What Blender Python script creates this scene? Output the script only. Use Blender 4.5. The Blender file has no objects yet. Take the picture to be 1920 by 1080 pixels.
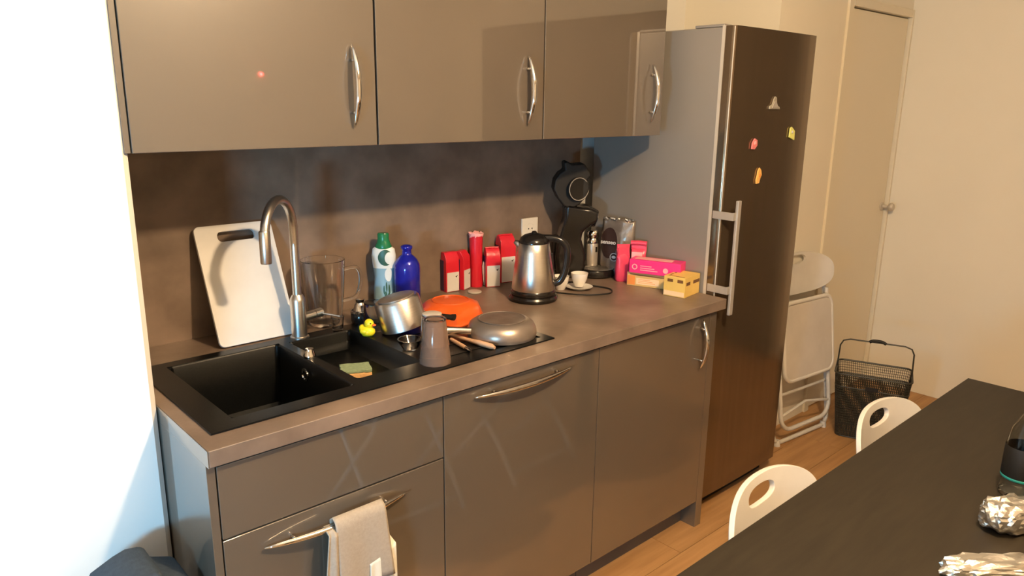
import bpy, bmesh, math, random
from mathutils import Vector, Matrix, Quaternion

random.seed(7)
S = bpy.context.scene
COL = S.collection
PI = math.pi

# ------------------------------------------------------------------ camera
cam_d = bpy.data.cameras.new('camera')
cam = bpy.data.objects.new('camera', cam_d)
COL.objects.link(cam)
S.camera = cam
yaw, pitch, roll = math.radians(42.199), math.radians(14.048), math.radians(0.6506)
d = Vector((math.sin(yaw) * math.cos(pitch), math.cos(yaw) * math.cos(pitch), -math.sin(pitch)))
r = Vector((math.cos(yaw), -math.sin(yaw), 0))
u = r.cross(d)
r2 = r * math.cos(roll) + u * math.sin(roll)
u2 = -r * math.sin(roll) + u * math.cos(roll)
cam.matrix_world = Matrix(((r2.x, u2.x, -d.x, -0.46875), (r2.y, u2.y, -d.y, -2.02008),
                           (r2.z, u2.z, -d.z, 1.59618), (0, 0, 0, 1)))
cam_d.sensor_fit = 'HORIZONTAL'
cam_d.sensor_width = 36
cam_d.lens = 36 * 1400.31 / 1920
cam_d.clip_start = 0.02

# ------------------------------------------------------------------ world, lights, exposure
S.view_settings.view_transform = 'Standard'
S.view_settings.look = 'None'
S.view_settings.gamma = 1
S.view_settings.use_curve_mapping = False
S.view_settings.exposure = 0.4
w = bpy.data.worlds.new('world')
S.world = w
w.use_nodes = True
w.node_tree.nodes['Background'].inputs[0].default_value = (1.0, 0.82, 0.6, 1)
w.node_tree.nodes['Background'].inputs[1].default_value = 0.03


def light(name, kind, loc, energy, color, size=0.1, rot=None, size_y=None, spread=None):
    l = bpy.data.lights.new(name, kind)
    l.energy = energy
    l.color = color
    if kind == 'AREA':
        l.size = size
        if size_y:
            l.shape = 'RECTANGLE'
            l.size_y = size_y
        if spread:
            l.spread = spread
    else:
        l.shadow_soft_size = size
    o = bpy.data.objects.new(name, l)
    COL.objects.link(o)
    o.location = loc
    if rot is not None:
        o.rotation_euler = rot
    return o


def aim(o, target):
    o.rotation_euler = (Vector(target) - o.location).to_track_quat('-Z', 'Y').to_euler()


WARM = (1.0, 0.71, 0.42)
light('ceiling_lamp_light', 'POINT', (0.65, -1.85, 2.30), 125, WARM, 0.045)
light('phone_torch', 'POINT', (-0.52, -2.06, 1.655), 1.6, (1.0, 0.85, 0.68), 0.006)
sc = light('screen_light', 'AREA', (-1.17, -1.52, 1.00), 28, (0.24, 0.64, 1.0), 0.26, size_y=0.16)
aim(sc, (-0.6, -0.3, 1.15))
# ------------------------------------------------------------------ materials
MATS = {}


def mat(name, color, rough=0.5, metal=0.0, spec=0.5, coat=0.0, coat_rough=0.03, coat_ior=1.5, noise=None, noise_scale=8.0,
        bump=0.0, bump_scale=60.0, trans=0.0, ior=1.45, emis=None, emis_s=0.0, stretch=None, aniso=0.0, detail=5.0):
    m = bpy.data.materials.new(name)
    m.use_nodes = True
    nt = m.node_tree
    b = nt.nodes['Principled BSDF']
    b.inputs['Base Color'].default_value = (*color, 1)
    b.inputs['Roughness'].default_value = rough
    b.inputs['Metallic'].default_value = metal
    b.inputs['Specular IOR Level'].default_value = spec
    b.inputs['Coat Weight'].default_value = coat
    b.inputs['Coat Roughness'].default_value = coat_rough
    b.inputs['Coat IOR'].default_value = coat_ior
    b.inputs['Transmission Weight'].default_value = trans
    b.inputs['IOR'].default_value = ior
    b.inputs['Anisotropic'].default_value = aniso
    if emis:
        b.inputs['Emission Color'].default_value = (*emis, 1)
        b.inputs['Emission Strength'].default_value = emis_s
    tc = nt.nodes.new('ShaderNodeTexCoord')
    mp = nt.nodes.new('ShaderNodeMapping')
    nt.links.new(tc.outputs['Object'], mp.inputs['Vector'])
    if stretch:
        mp.inputs['Scale'].default_value = stretch
    n = nt.nodes.new('ShaderNodeTexNoise')
    n.inputs['Scale'].default_value = noise_scale
    n.inputs['Detail'].default_value = detail
    nt.links.new(mp.outputs['Vector'], n.inputs['Vector'])
    rp = nt.nodes.new('ShaderNodeValToRGB')
    c2 = noise if noise else tuple(min(1, c * 1.06) for c in color)
    c1 = color if noise else tuple(c * 0.94 for c in color)
    rp.color_ramp.elements[0].position = 0.32
    rp.color_ramp.elements[1].position = 0.68
    rp.color_ramp.elements[0].color = (*c1, 1)
    rp.color_ramp.elements[1].color = (*c2, 1)
    nt.links.new(n.outputs['Fac'], rp.inputs['Fac'])
    nt.links.new(rp.outputs['Color'], b.inputs['Base Color'])
    if bump:
        n2 = nt.nodes.new('ShaderNodeTexNoise')
        n2.inputs['Scale'].default_value = bump_scale
        n2.inputs['Detail'].default_value = 3
        nt.links.new(mp.outputs['Vector'], n2.inputs['Vector'])
        bp = nt.nodes.new('ShaderNodeBump')
        bp.inputs['Strength'].default_value = bump
        bp.inputs['Distance'].default_value = 0.002
        nt.links.new(n2.outputs['Fac'], bp.inputs['Height'])
        nt.links.new(bp.outputs['Normal'], b.inputs['Normal'])
    MATS[name] = m
    return m


M_WALL = mat('cream_paint', (0.79, 0.745, 0.635), 0.75, spec=0.25, noise=(0.81, 0.765, 0.655), noise_scale=3, bump=0.15, bump_scale=120)
M_WALLW = mat('white_paint', (0.73, 0.72, 0.68), 0.7, spec=0.25, noise=(0.75, 0.74, 0.70), noise_scale=3, bump=0.1, bump_scale=120)
M_DOORW = mat('door_paint', (0.76, 0.70, 0.56), 0.5, spec=0.3, noise=(0.77, 0.71, 0.57), noise_scale=2)
M_CEIL = mat('ceiling_paint', (0.82, 0.8, 0.74), 0.85, spec=0.2)
M_GLOSS = mat('taupe_gloss_lacquer', (0.098, 0.079, 0.060), 0.35, spec=0.5, coat=1.0, coat_rough=0.025, coat_ior=2.05, noise=(0.112, 0.089, 0.067), noise_scale=2)
M_CARC = mat('cabinet_carcass', (0.12, 0.105, 0.09), 0.5)
M_EDGE = mat('door_edge_chrome', (0.32, 0.29, 0.25), 0.25, coat=0.8)
M_STONE = mat('taupe_concrete_laminate', (0.140, 0.101, 0.075), 0.38, spec=0.5, noise=(0.235, 0.172, 0.130), noise_scale=8, bump=0.12, bump_scale=90, detail=9)
M_SINK = mat('black_composite', (0.0025, 0.003, 0.003), 0.28, spec=0.22, noise=(0.005, 0.0055, 0.0055), noise_scale=180, bump=0.06, bump_scale=400)
M_STEEL = mat('brushed_steel', (0.66, 0.61, 0.55), 0.30, 1.0, noise=(0.70, 0.66, 0.60), noise_scale=30, stretch=(1, 1, 14))
M_STEELH = mat('horizontal_brushed_steel', (0.56, 0.53, 0.49), 0.3, 1.0, noise=(0.66, 0.62, 0.57), noise_scale=18, stretch=(1, 1, 30))
M_CHROME = mat('chrome', (0.82, 0.79, 0.74), 0.07, 1.0)
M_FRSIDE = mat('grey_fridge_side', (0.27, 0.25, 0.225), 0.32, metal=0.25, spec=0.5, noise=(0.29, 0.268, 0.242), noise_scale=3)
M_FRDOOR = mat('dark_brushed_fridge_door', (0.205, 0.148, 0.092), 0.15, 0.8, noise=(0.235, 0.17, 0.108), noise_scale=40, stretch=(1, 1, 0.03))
M_FREDGE = mat('fridge_edge_trim', (0.58, 0.53, 0.45), 0.35, 0.3)
M_HANDG = mat('satin_grey_handle', (0.46, 0.42, 0.37), 0.35, 0.35)
M_BLACK = mat('glossy_black_plastic', (0.012, 0.010, 0.009), 0.16, spec=0.6)
M_BLACKM = mat('matt_black_plastic', (0.013, 0.011, 0.009), 0.5, spec=0.35)
M_WPLAS = mat('white_plastic', (0.62, 0.60, 0.56), 0.33, spec=0.5)
M_WBOARD = mat('white_cutting_board', (0.60, 0.59, 0.57), 0.45)
M_WMETAL = mat('white_lacquered_tube', (0.66, 0.63, 0.57), 0.3)
M_SEATP = mat('pale_grey_seat', (0.60, 0.56, 0.50), 0.5)
M_TABLE = mat('black_brown_table', (0.018, 0.014, 0.009), 0.5, spec=0.3, noise=(0.024, 0.019, 0.012), noise_scale=9, stretch=(1, 8, 1), bump=0.05)
M_GLASS = mat('clear_glass', (0.98, 0.97, 0.95), 0.01, trans=1.0, ior=1.42)
M_SMOKE = mat('smoked_glass', (0.46, 0.31, 0.235), 0.08, trans=0.7, ior=1.35)
M_RED = mat('red_foil_paper', (0.62, 0.018, 0.035), 0.32, bump=0.5, bump_scale=40)
M_LABEL = mat('white_label_paper', (0.66, 0.64, 0.62), 0.55)
M_PURP = mat('dark_blue_print', (0.05, 0.02, 0.07), 0.5)
M_BLUE = mat('blue_enamel', (0.014, 0.018, 0.34), 0.13, metal=0.15, spec=0.7)
M_DET = mat('pale_blue_bottle', (0.24, 0.40, 0.50), 0.35)
M_DETW = mat('white_bottle_label', (0.72, 0.76, 0.74), 0.4)
M_GREEN = mat('green_plastic', (0.01, 0.16, 0.06), 0.25)
M_DGREEN = mat('dark_green_print', (0.03, 0.09, 0.055), 0.4)
M_ORANGE = mat('orange_plastic', (0.72, 0.115, 0.02), 0.28, spec=0.55)
M_PAN = mat('bronze_grey_enamel', (0.33, 0.275, 0.23), 0.33, 0.7)
M_PANB = mat('worn_pan_base', (0.20, 0.16, 0.135), 0.4, 0.6, noise=(0.30, 0.25, 0.21), noise_scale=22)
M_YEL = mat('duck_yellow', (0.80, 0.66, 0.02), 0.35)
M_BEAK = mat('duck_orange', (0.75, 0.12, 0.02), 0.4)
M_SPG = mat('green_scourer', (0.20, 0.27, 0.16), 0.9, noise=(0.26, 0.33, 0.20), noise_scale=120, bump=0.8, bump_scale=300)
M_SPY = mat('orange_sponge_foam', (0.62, 0.34, 0.13), 0.9, noise=(0.70, 0.42, 0.18), noise_scale=80, bump=0.8, bump_scale=250)
M_WOODS = mat('pale_spoon_wood', (0.48, 0.27, 0.15), 0.55, noise=(0.58, 0.36, 0.22), noise_scale=12, stretch=(1, 8, 8))
M_PINK = mat('magenta_carton', (0.82, 0.03, 0.22), 0.35)
M_PINKL = mat('light_pink_print', (0.86, 0.42, 0.42), 0.45)
M_PINKB = mat('pink_foil_bag', (0.72, 0.06, 0.12), 0.3, bump=0.7, bump_scale=45)
M_YBOX = mat('yellow_carton', (0.74, 0.50, 0.13), 0.5)
M_YBOX2 = mat('amber_carton', (0.66, 0.43, 0.15), 0.5)
M_ORP = mat('orange_print', (0.78, 0.26, 0.05), 0.5)
M_CREAM = mat('cream_print', (0.82, 0.60, 0.36), 0.5)
M_BRP = mat('brown_print', (0.16, 0.07, 0.02), 0.5)
M_BAG = mat('silver_brown_foil', (0.24, 0.20, 0.175), 0.3, 0.55, noise=(0.30, 0.26, 0.22), noise_scale=14, bump=0.9, bump_scale=26)
M_BAGD = mat('dark_brown_print', (0.035, 0.018, 0.015), 0.35)
M_FOIL = mat('crumpled_foil', (0.92, 0.90, 0.84), 0.34, 1.0, bump=1.0, bump_scale=60)
M_TOWEL = mat('beige_cotton', (0.36, 0.31, 0.25), 0.95, spec=0.1, noise=(0.40, 0.345, 0.28), noise_scale=160, bump=0.5, bump_scale=500)
M_TOWELW = mat('white_cotton', (0.78, 0.74, 0.62), 0.9, spec=0.1, bump=0.5, bump_scale=500)
M_JACK = mat('slate_blue_fabric', (0.040, 0.052, 0.066), 0.9, spec=0.15, noise=(0.05, 0.064, 0.08), noise_scale=90, bump=0.4, bump_scale=300)
M_WIRE = mat('black_coated_wire', (0.03, 0.028, 0.02), 0.45)
M_WOODF = mat('oak_floor_board', (0.36, 0.185, 0.07), 0.42, spec=0.45, noise=(0.50, 0.28, 0.115), noise_scale=3.0, stretch=(0.8, 12, 1), bump=0.06, detail=8)
M_GROUT = mat('dark_floor_gap', (0.12, 0.06, 0.02), 0.7)
M_OUTL = mat('cream_outlet_plastic', (0.78, 0.72, 0.62), 0.35)
M_CUPW = mat('white_porcelain', (0.82, 0.79, 0.74), 0.2, coat=0.4)
M_LIDG = mat('grey_white_lid', (0.50, 0.45, 0.39), 0.45)
M_DARKW = mat('dark_brown_board', (0.05, 0.035, 0.022), 0.5)
M_MAG1 = mat('silver_magnet', (0.50, 0.46, 0.36), 0.3, 0.4)
M_MAG2 = mat('lime_magnet', (0.70, 0.70, 0.20), 0.5)
M_MAG3 = mat('rose_magnet', (0.70, 0.20, 0.20), 0.5)
M_MAG4 = mat('gold_magnet', (0.80, 0.45, 0.12), 0.5)
M_LED = mat('red_led', (0.8, 0.02, 0.02), 0.4, emis=(1.0, 0.05, 0.05), emis_s=60)
M_BULB = mat('warm_bulb', (1, 0.9, 0.7), 0.4, emis=(1.0, 0.78, 0.5), emis_s=12)
M_SHADE = mat('cream_lamp_shade', (0.7, 0.62, 0.48), 0.8)
M_WATER = mat('clear_bottle_plastic', (0.93, 0.95, 0.92), 0.03, trans=1.0, ior=1.25)
M_TEAL = mat('teal_print', (0.02, 0.22, 0.20), 0.4)


# ------------------------------------------------------------------ helpers
def obj(name, bm, m, parent=None, smooth=False, bevel=0.0, loc=None, rot=None, kind=None, label=None, seg=2, subd=0):
    me = bpy.data.meshes.new(name)
    bmesh.ops.recalc_face_normals(bm, faces=bm.faces)
    bm.to_mesh(me)
    bm.free()
    me.materials.append(m)
    for p in me.polygons:
        p.use_smooth = bool(smooth)
    o = bpy.data.objects.new(name, me)
    COL.objects.link(o)
    if parent is not None:
        o.parent = parent
    if loc is not None:
        o.location = loc
    if rot is not None:
        o.rotation_euler = rot
    if bevel:
        b = o.modifiers.new('bevel', 'BEVEL')
        b.width = bevel
        b.segments = seg
        b.limit_method = 'ANGLE'
        b.angle_limit = math.radians(40)
        b.harden_normals = True
        for p in me.polygons:
            p.use_smooth = True
        if smooth == 'auto' or not smooth:
            me.set_sharp_from_angle(angle=math.radians(40))
    elif smooth == 'auto':
        me.set_sharp_from_angle(angle=math.radians(38))
    if subd:
        s = o.modifiers.new('subd', 'SUBSURF')
        s.levels = subd
        s.render_levels = subd
    if kind:
        o['kind'] = kind
    if label:
        o['label'] = label
    return o


def struct(name, bm, m, parent=None, **k):
    o = obj(name, bm, m, parent, **k)
    o['kind'] = 'structure'
    return o


def tag(o, label, cat, group=None):
    o['label'] = label
    o['category'] = cat
    if group:
        o['group'] = group
    return o


def thing(name, label, cat, loc=(0, 0, 0), rz=0.0, group=None, rot=None):
    o = bpy.data.objects.new(name, None)
    o.empty_display_size = 0.05
    COL.objects.link(o)
    o.location = loc
    o.rotation_euler = rot if rot is not None else (0, 0, rz)
    return tag(o, label, cat, group)


def box(x0, x1, y0, y1, z0, z1, bm=None):
    bm = bm or bmesh.new()
    v = [bm.verts.new(p) for p in ((x0, y0, z0), (x1, y0, z0), (x1, y1, z0), (x0, y1, z0),
                                   (x0, y0, z1), (x1, y0, z1), (x1, y1, z1), (x0, y1, z1))]
    for f in ((0, 3, 2, 1), (4, 5, 6, 7), (0, 1, 5, 4), (1, 2, 6, 5), (2, 3, 7, 6), (3, 0, 4, 7)):
        bm.faces.new([v[i] for i in f])
    return bm


def lathe(profile, n=40, bm=None, sx=1.0, sy=1.0, cx=0.0, cy=0.0, phase=0.0):
    """profile: list of (r, z); closed at the ends when r is 0"""
    bm = bm or bmesh.new()
    rings = []
    for (rr, z) in profile:
        if rr < 1e-6:
            rings.append([bm.verts.new((cx, cy, z))])
        else:
            rings.append([bm.verts.new((cx + rr * sx * math.cos(phase + 2 * PI * i / n),
                                        cy + rr * sy * math.sin(phase + 2 * PI * i / n), z)) for i in range(n)])
    for a, b in zip(rings, rings[1:]):
        for i in range(n):
            j = (i + 1) % n
            if len(a) == 1 and len(b) == 1:
                continue
            if len(a) == 1:
                bm.faces.new((a[0], b[i], b[j]))
            elif len(b) == 1:
                bm.faces.new((a[i], a[j], b[0]))
            else:
                bm.faces.new((a[i], a[j], b[j], b[i]))
    return bm


def tube(path, rad, n=10, bm=None, closed=False, sx=1.0):
    """sweep a circle along path; rad number or list"""
    bm = bm or bmesh.new()
    P = [Vector(p) for p in path]
    N = len(P)
    R = rad if isinstance(rad, (list, tuple)) else [rad] * N
    T = []
    for i in range(N):
        a = P[(i - 1) % N] if (closed or i > 0) else P[i]
        b = P[(i + 1) % N] if (closed or i < N - 1) else P[i]
        T.append((b - a).normalized())
    up = Vector((0, 0, 1)) if abs(T[0].z) < 0.9 else Vector((1, 0, 0))
    nrm = (up - T[0] * up.dot(T[0])).normalized()
    rings = []
    for i in range(N):
        if i:
            q = T[i - 1].rotation_difference(T[i])
            nrm = q @ nrm
            nrm = (nrm - T[i] * nrm.dot(T[i])).normalized()
        b = T[i].cross(nrm)
        rings.append([bm.verts.new(P[i] + nrm * (R[i] * math.cos(2 * PI * k / n)) + b * (R[i] * sx * math.sin(2 * PI * k / n)))
                      for k in range(n)])
    m = N if closed else N - 1
    for i in range(m):
        a, c = rings[i], rings[(i + 1) % N]
        for k in range(n):
            bm.faces.new((a[k], a[(k + 1) % n], c[(k + 1) % n], c[k]))
    if not closed:
        bm.faces.new(rings[0][::-1])
        bm.faces.new(rings[-1])
    return bm


def smooth_path(pts, k=6, closed=False):
    P = [Vector(p) for p in pts]
    out = []
    N = len(P)
    rng = range(N) if closed else range(N - 1)
    for i in rng:
        p0 = P[(i - 1) % N] if (closed or i > 0) else P[i]
        p1 = P[i]
        p2 = P[(i + 1) % N]
        p3 = P[(i + 2) % N] if (closed or i + 2 < N) else P[(i + 1) % N]
        for s in range(k):
            t = s / k
            out.append(0.5 * ((2 * p1) + (-p0 + p2) * t + (2 * p0 - 5 * p1 + 4 * p2 - p3) * t * t
                              + (-p0 + 3 * p1 - 3 * p2 + p3) * t ** 3))
    if not closed:
        out.append(P[-1])
    return out


def round_rect(x0, x1, y0, y1, rad, n=5):
    pts = []
    for cx, cy, a0 in ((x1 - rad, y1 - rad, 0), (x0 + rad, y1 - rad, 90), (x0 + rad, y0 + rad, 180), (x1 - rad, y0 + rad, 270)):
        for i in range(n + 1):
            a = math.radians(a0 + 90 * i / n)
            pts.append((cx + rad * math.cos(a), cy + rad * math.sin(a)))
    return pts


def prism(pts, z0, z1, bm=None, axis='z'):
    """extrude 2-D outline; axis z: (x,y) outline; axis y: (x,z) outline extruded in y; axis x: (y,z)"""
    bm = bm or bmesh.new()

    def mk(p, h):
        if axis == 'z':
            return (p[0], p[1], h)
        if axis == 'y':
            return (p[0], h, p[1])
        return (h, p[0], p[1])
    a = [bm.verts.new(mk(p, z0)) for p in pts]
    b = [bm.verts.new(mk(p, z1)) for p in pts]
    n = len(pts)
    for i in range(n):
        bm.faces.new((a[i], a[(i + 1) % n], b[(i + 1) % n], b[i]))
    bm.faces.new(a[::-1])
    bm.faces.new(b)
    return bm


def holed_plate(outer, inner, thick, bend=lambda x, y: 0.0, rings=8, lip=0.0):
    """plate in the local x-z plane (y = thickness) with a hole. outer, inner: lists of the same length"""
    bm = bmesh.new()
    n = len(outer)
    F, B = [], []
    for k in range(rings + 1):
        t = k / rings
        fr, br = [], []
        for i in range(n):
            x = inner[i][0] * (1 - t) + outer[i][0] * t
            z = inner[i][1] * (1 - t) + outer[i][1] * t
            y = bend(x, z)
            e = lip if k in (0, rings) else 0.0
            fr.append(bm.verts.new((x, y + e, z)))
            br.append(bm.verts.new((x, y + thick - e, z)))
        F.append(fr)
        B.append(br)
    for k in range(rings):
        for i in range(n):
            j = (i + 1) % n
            bm.faces.new((F[k][i], F[k][j], F[k + 1][j], F[k + 1][i]))
            bm.faces.new((B[k][i], B[k + 1][i], B[k + 1][j], B[k][j]))
    for i in range(n):
        j = (i + 1) % n
        bm.faces.new((F[0][i], B[0][i], B[0][j], F[0][j]))
        bm.faces.new((F[rings][i], F[rings][j], B[rings][j], B[rings][i]))
    return bm


def sphere(c, rx, ry=None, rz=None, n=16, bm=None):
    ry = ry or rx
    rz = rz or rx
    prof = [(math.sin(PI * i / (n // 2)), -math.cos(PI * i / (n // 2))) for i in range(n // 2 + 1)]
    prof[0] = (0, -1)
    prof[-1] = (0, 1)
    b2 = lathe([(p[0], p[1]) for p in prof], n)
    for v in b2.verts:
        v.co = Vector((c[0] + v.co.x * rx, c[1] + v.co.y * ry, c[2] + v.co.z * rz))
    if bm is None:
        return b2
    me = bpy.data.meshes.new('tmp')
    b2.to_mesh(me)
    b2.free()
    bm.from_mesh(me)
    bpy.data.meshes.remove(me)
    return bm


def text_bm(s, size, depth=0.0004, bold=False):
    cu = bpy.data.curves.new('txt', 'FONT')
    cu.body = s
    cu.size = size
    cu.extrude = depth
    cu.align_x = 'CENTER'
    cu.align_y = 'CENTER'
    cu.resolution_u = 3
    if bold:
        cu.offset = size * 0.02
    o = bpy.data.objects.new('txt', cu)
    COL.objects.link(o)
    dg = bpy.context.evaluated_depsgraph_get()
    dg.update()
    me = bpy.data.meshes.new_from_object(o.evaluated_get(dg))
    bm = bmesh.new()
    bm.from_mesh(me)
    bpy.data.objects.remove(o)
    bpy.data.curves.remove(cu)
    bpy.data.meshes.remove(me)
    return bm


def dup(root, loc, rz, label, group=None):
    rr = root.copy()
    COL.objects.link(rr)
    rr.location = loc
    rr.rotation_euler = (0, 0, rz)
    rr['label'] = label
    if group:
        rr['group'] = group
    for ch in list(root.children):
        c = ch.copy()
        COL.objects.link(c)
        c.parent = rr
        for g in list(ch.children):
            e = g.copy()
            COL.objects.link(e)
            e.parent = c
    return rr


# ------------------------------------------------------------------ key dimensions (metres)
YS = 0.168       # splashback face
YW = -0.311      # wall face either side of the kitchen niche
H = 0.91         # worktop height
D = 0.603        # worktop front
ZU = 1.485       # underside of wall cabinets
ZT = 2.22        # their top
XF = 1.878       # fridge side
XR = 3.95        # right wall
XL = -2.3
YB = -4.3
CE = 2.5

# ------------------------------------------------------------------ room shell
fl = struct('floor', box(XL, XR, YB, YS, -0.06, -0.014), M_GROUT)
pw, pl = 0.192, 1.285
plank_me = None
ri = 0
y = YB
while y < YS - 0.02:
    off = (ri * 0.47) % pl
    xx = XL - off
    while xx < XR:
        a, b = max(xx, XL), min(xx + pl, XR)
        if b - a > 0.12:
            y1 = min(y + pw, YS)
            if plank_me is None and b - a > pl - 0.001:
                o = obj('plank', box(0.001, pl - 0.001, 0.001, pw - 0.001, -0.014, 0.0), M_WOODF, fl, bevel=0)
                plank_me = o.data
                o.location = (a, y, 0)
            elif plank_me is not None and b - a > pl - 0.001 and y1 - y > pw - 0.001:
                o = bpy.data.objects.new('plank', plank_me)
                COL.objects.link(o)
                o.parent = fl
                o.location = (a, y, 0)
            else:
                o = obj('plank', box(0.001, b - a - 0.001, 0.001, y1 - y - 0.001, -0.014, 0.0), M_WOODF, fl)
                o.location = (a, y, 0)
        xx += pl
    y += pw
    ri += 1
struct('ceiling', box(XL - 0.1, XR + 0.1, YB - 0.1, YS + 0.1, CE, CE + 0.1), M_CEIL)
struct('wall_back', box(-0.14, 2.70, YS, YS + 0.12, 0, CE), M_WALLW)
# left pier with a small chamfered corner bead
bm = prism([(XL, YW), (-0.016, YW), (-0.003, YW + 0.012), (-0.003, YS), (XL, YS)], 0, CE)
struct('wall_back_left', bm, M_WALLW)
# right pier with the door opening
DX0, DX1, DZ = 3.235, 3.925, 2.045
bm = box(2.58, DX0 - 0.05, YW, YS, 0, CE)
box(DX0 - 0.05, DX1 + 0.02, YW, YS, DZ + 0.03, CE, bm)
box(DX1 + 0.02, XR, YW, YS, 0, CE, bm)
struct('wall_back_right', bm, M_WALL)
struct('wall_right', box(XR, XR + 0.1, YB, YS, 0, CE), M_WALL)
struct('wall_left', box(XL - 0.1, XL, YB, YS, 0, CE), M_WALLW)
struct('wall_front', box(XL, XR, YB - 0.1, YB, 0, CE), M_WALL)
# door in the right pier
bm = box(DX0 - 0.05, DX0 - 0.004, YW - 0.012, YW + 0.06, 0, DZ + 0.045)
struct('trim_1', bm, M_DOORW, bevel=0.003)
struct('trim_2', box(DX0 - 0.004, DX1 + 0.004, YW - 0.012, YW + 0.06, DZ + 0.006, DZ + 0.045), M_DOORW, bevel=0.003)
struct('trim_3', box(DX1 + 0.006, XR - 0.001, YW - 0.012, YW + 0.06, 0, DZ + 0.045), M_DOORW, bevel=0.003)
dr = struct('door_1', box(DX0, DX1, YW + 0.008, YW + 0.045, 0.006, DZ), M_DOORW, bevel=0.003)
bm = lathe([(0, 0), (0.024, 0), (0.024, 0.006), (0.010, 0.010), (0.010, 0.035), (0.020, 0.042), (0.024, 0.055), (0.018, 0.066), (0, 0.068)], 20)
obj('door_knob', bm, M_FREDGE, dr, smooth='auto', loc=(DX1 - 0.035, YW + 0.008, 1.045), rot=(PI / 2, 0, 0))
# dark wardrobe further along the right wall, unseen, added for the fridge door to reflect
wr = thing('backdrop', 'unseen shallow dark brown wardrobe against the cream right wall, beyond the table', 'backdrop', (XR - 0.005, -2.62, 0))
obj('body', box(-0.10, 0, -1.15, 1.32, 0.05, 2.2), M_DARKW, wr, bevel=0.004)
obj('door', box(-0.122, -0.102, -1.14, 0.076, 0.08, 2.18), M_DARKW, wr, bevel=0.003)
obj('door', box(-0.122, -0.102, 0.08, 1.31, 0.08, 2.18), M_DARKW, wr, bevel=0.003)
obj('plinth', box(-0.09, -0.02, -1.12, 1.29, 0, 0.05), M_DARKW, wr)
# splashback
sp = obj('splashback', box(0.0, 1.880, YS - 0.016, YS - 0.001, H - 0.002, ZU + 0.02), M_STONE)
tag(sp, 'taupe concrete-look splashback panel between worktop and wall cabinets', 'splashback')


# ------------------------------------------------------------------ handles
def bow_handle(parent, L=0.20, rise=0.032, vertical=True, loc=(0, 0, 0), m=M_CHROME, name='handle'):
    """arched cabinet handle; local: length along z (vertical) or x, projecting to -y, with two stubs"""
    n = 14
    bm = bmesh.new()
    path, rad = [], []
    for i in range(n + 1):
        t = -1 + 2 * i / n
        a = t * L / 2
        dpt = -(rise * (1 - 0.75 * t * t) ** 1.0)
        path.append((0, dpt, a) if vertical else (a, dpt, 0))
        rad.append(0.0072 * (1 - 0.80 * abs(t) ** 2.4) + 0.0008)
    tube(path, rad, 10, bm)
    for s in (-1, 1):
        a = s * L * 0.32
        t = 0.64
        yy = -rise * (1 - 0.75 * t * t)
        p = [(0, 0, a), (0, yy, a)] if vertical else [(a, 0, 0), (a, yy, 0)]
        tube(p, 0.0042, 8, bm)
    return obj(name, bm, m, parent, smooth=True, loc=loc)


# ------------------------------------------------------------------ wall cabinets
WY = -0.316
names = ['leftmost glossy taupe wall cabinet, above the cutting board and sink',
         'middle glossy taupe wall cabinet, above the kettle and red packets',
         'rightmost glossy taupe wall cabinet, touching the fridge side']
for i in range(3):
    c = thing('wall_cabinet', names[i], 'cabinet', (i * 0.6, 0, ZU), group=None)
    x1 = 0.598
    obj('body', box(0.002, x1, WY + 0.022, YS - 0.002, 0.0, ZT - ZU), M_CARC, c, bevel=0.001)
    dd = obj('door', box(0.0025, x1 - 0.001, WY, WY + 0.019, -0.004, ZT - ZU), M_GLOSS, c, bevel=0.0016, seg=3)
    bow_handle(dd, 0.198, 0.034, True, (0.528, WY, 0.142))
    if i == 0:
        obj('side_panel', box(-0.012, 0.0005, WY + 0.004, YS - 0.002, -0.004, ZT - ZU), M_GLOSS, c, bevel=0.0012)

# ------------------------------------------------------------------ base cabinets
BY = -0.585     # front of doors
bc = thing('base_cabinet', 'glossy taupe sink cabinet with towel on its handle, left end of the run', 'cabinet', (0, 0, 0))
obj('side_panel', box(0.0, 0.018, BY + 0.0, YS - 0.002, 0.0, H - 0.0385), M_GLOSS, bc, bevel=0.001)
obj('end_cap', box(0.0, 0.0014, -D + 0.0005, YS - 0.004, H - 0.038, H - 0.0004), M_GLOSS, bc)
obj('body', box(0.019, 0.598, BY + 0.022, YS - 0.004, 0.1, 0.70), M_CARC, bc)
obj('fixed_panel', box(0.021, 0.5985, BY, BY + 0.019, 0.694, 0.862), M_GLOSS, bc, bevel=0.0016)
dd = obj('drawer', box(0.021, 0.5985, BY, BY + 0.019, 0.112, 0.690), M_GLOSS, bc, bevel=0.0016)
bow_handle(dd, 0.375, 0.034, False, (0.292, BY, 0.643))
obj('plinth', box(0.019, 0.598, -0.52, -0.505, 0.0, 0.1), M_CARC, bc)

bc = thing('base_cabinet', 'wide-fronted glossy taupe base unit with horizontal bow handle below the kettle', 'cabinet', (0.6, 0, 0))
obj('body', box(0.001, 0.598, BY + 0.022, YS - 0.004, 0.1, 0.70), M_CARC, bc)
dd = obj('door', box(0.0015, 0.5985, BY, BY + 0.019, 0.112, 0.862), M_GLOSS, bc, bevel=0.0016)
bow_handle(dd, 0.375, 0.034, False, (0.286, BY, 0.836))
obj('plinth', box(0.001, 0.598, -0.52, -0.505, 0.0, 0.1), M_CARC, bc)

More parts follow.
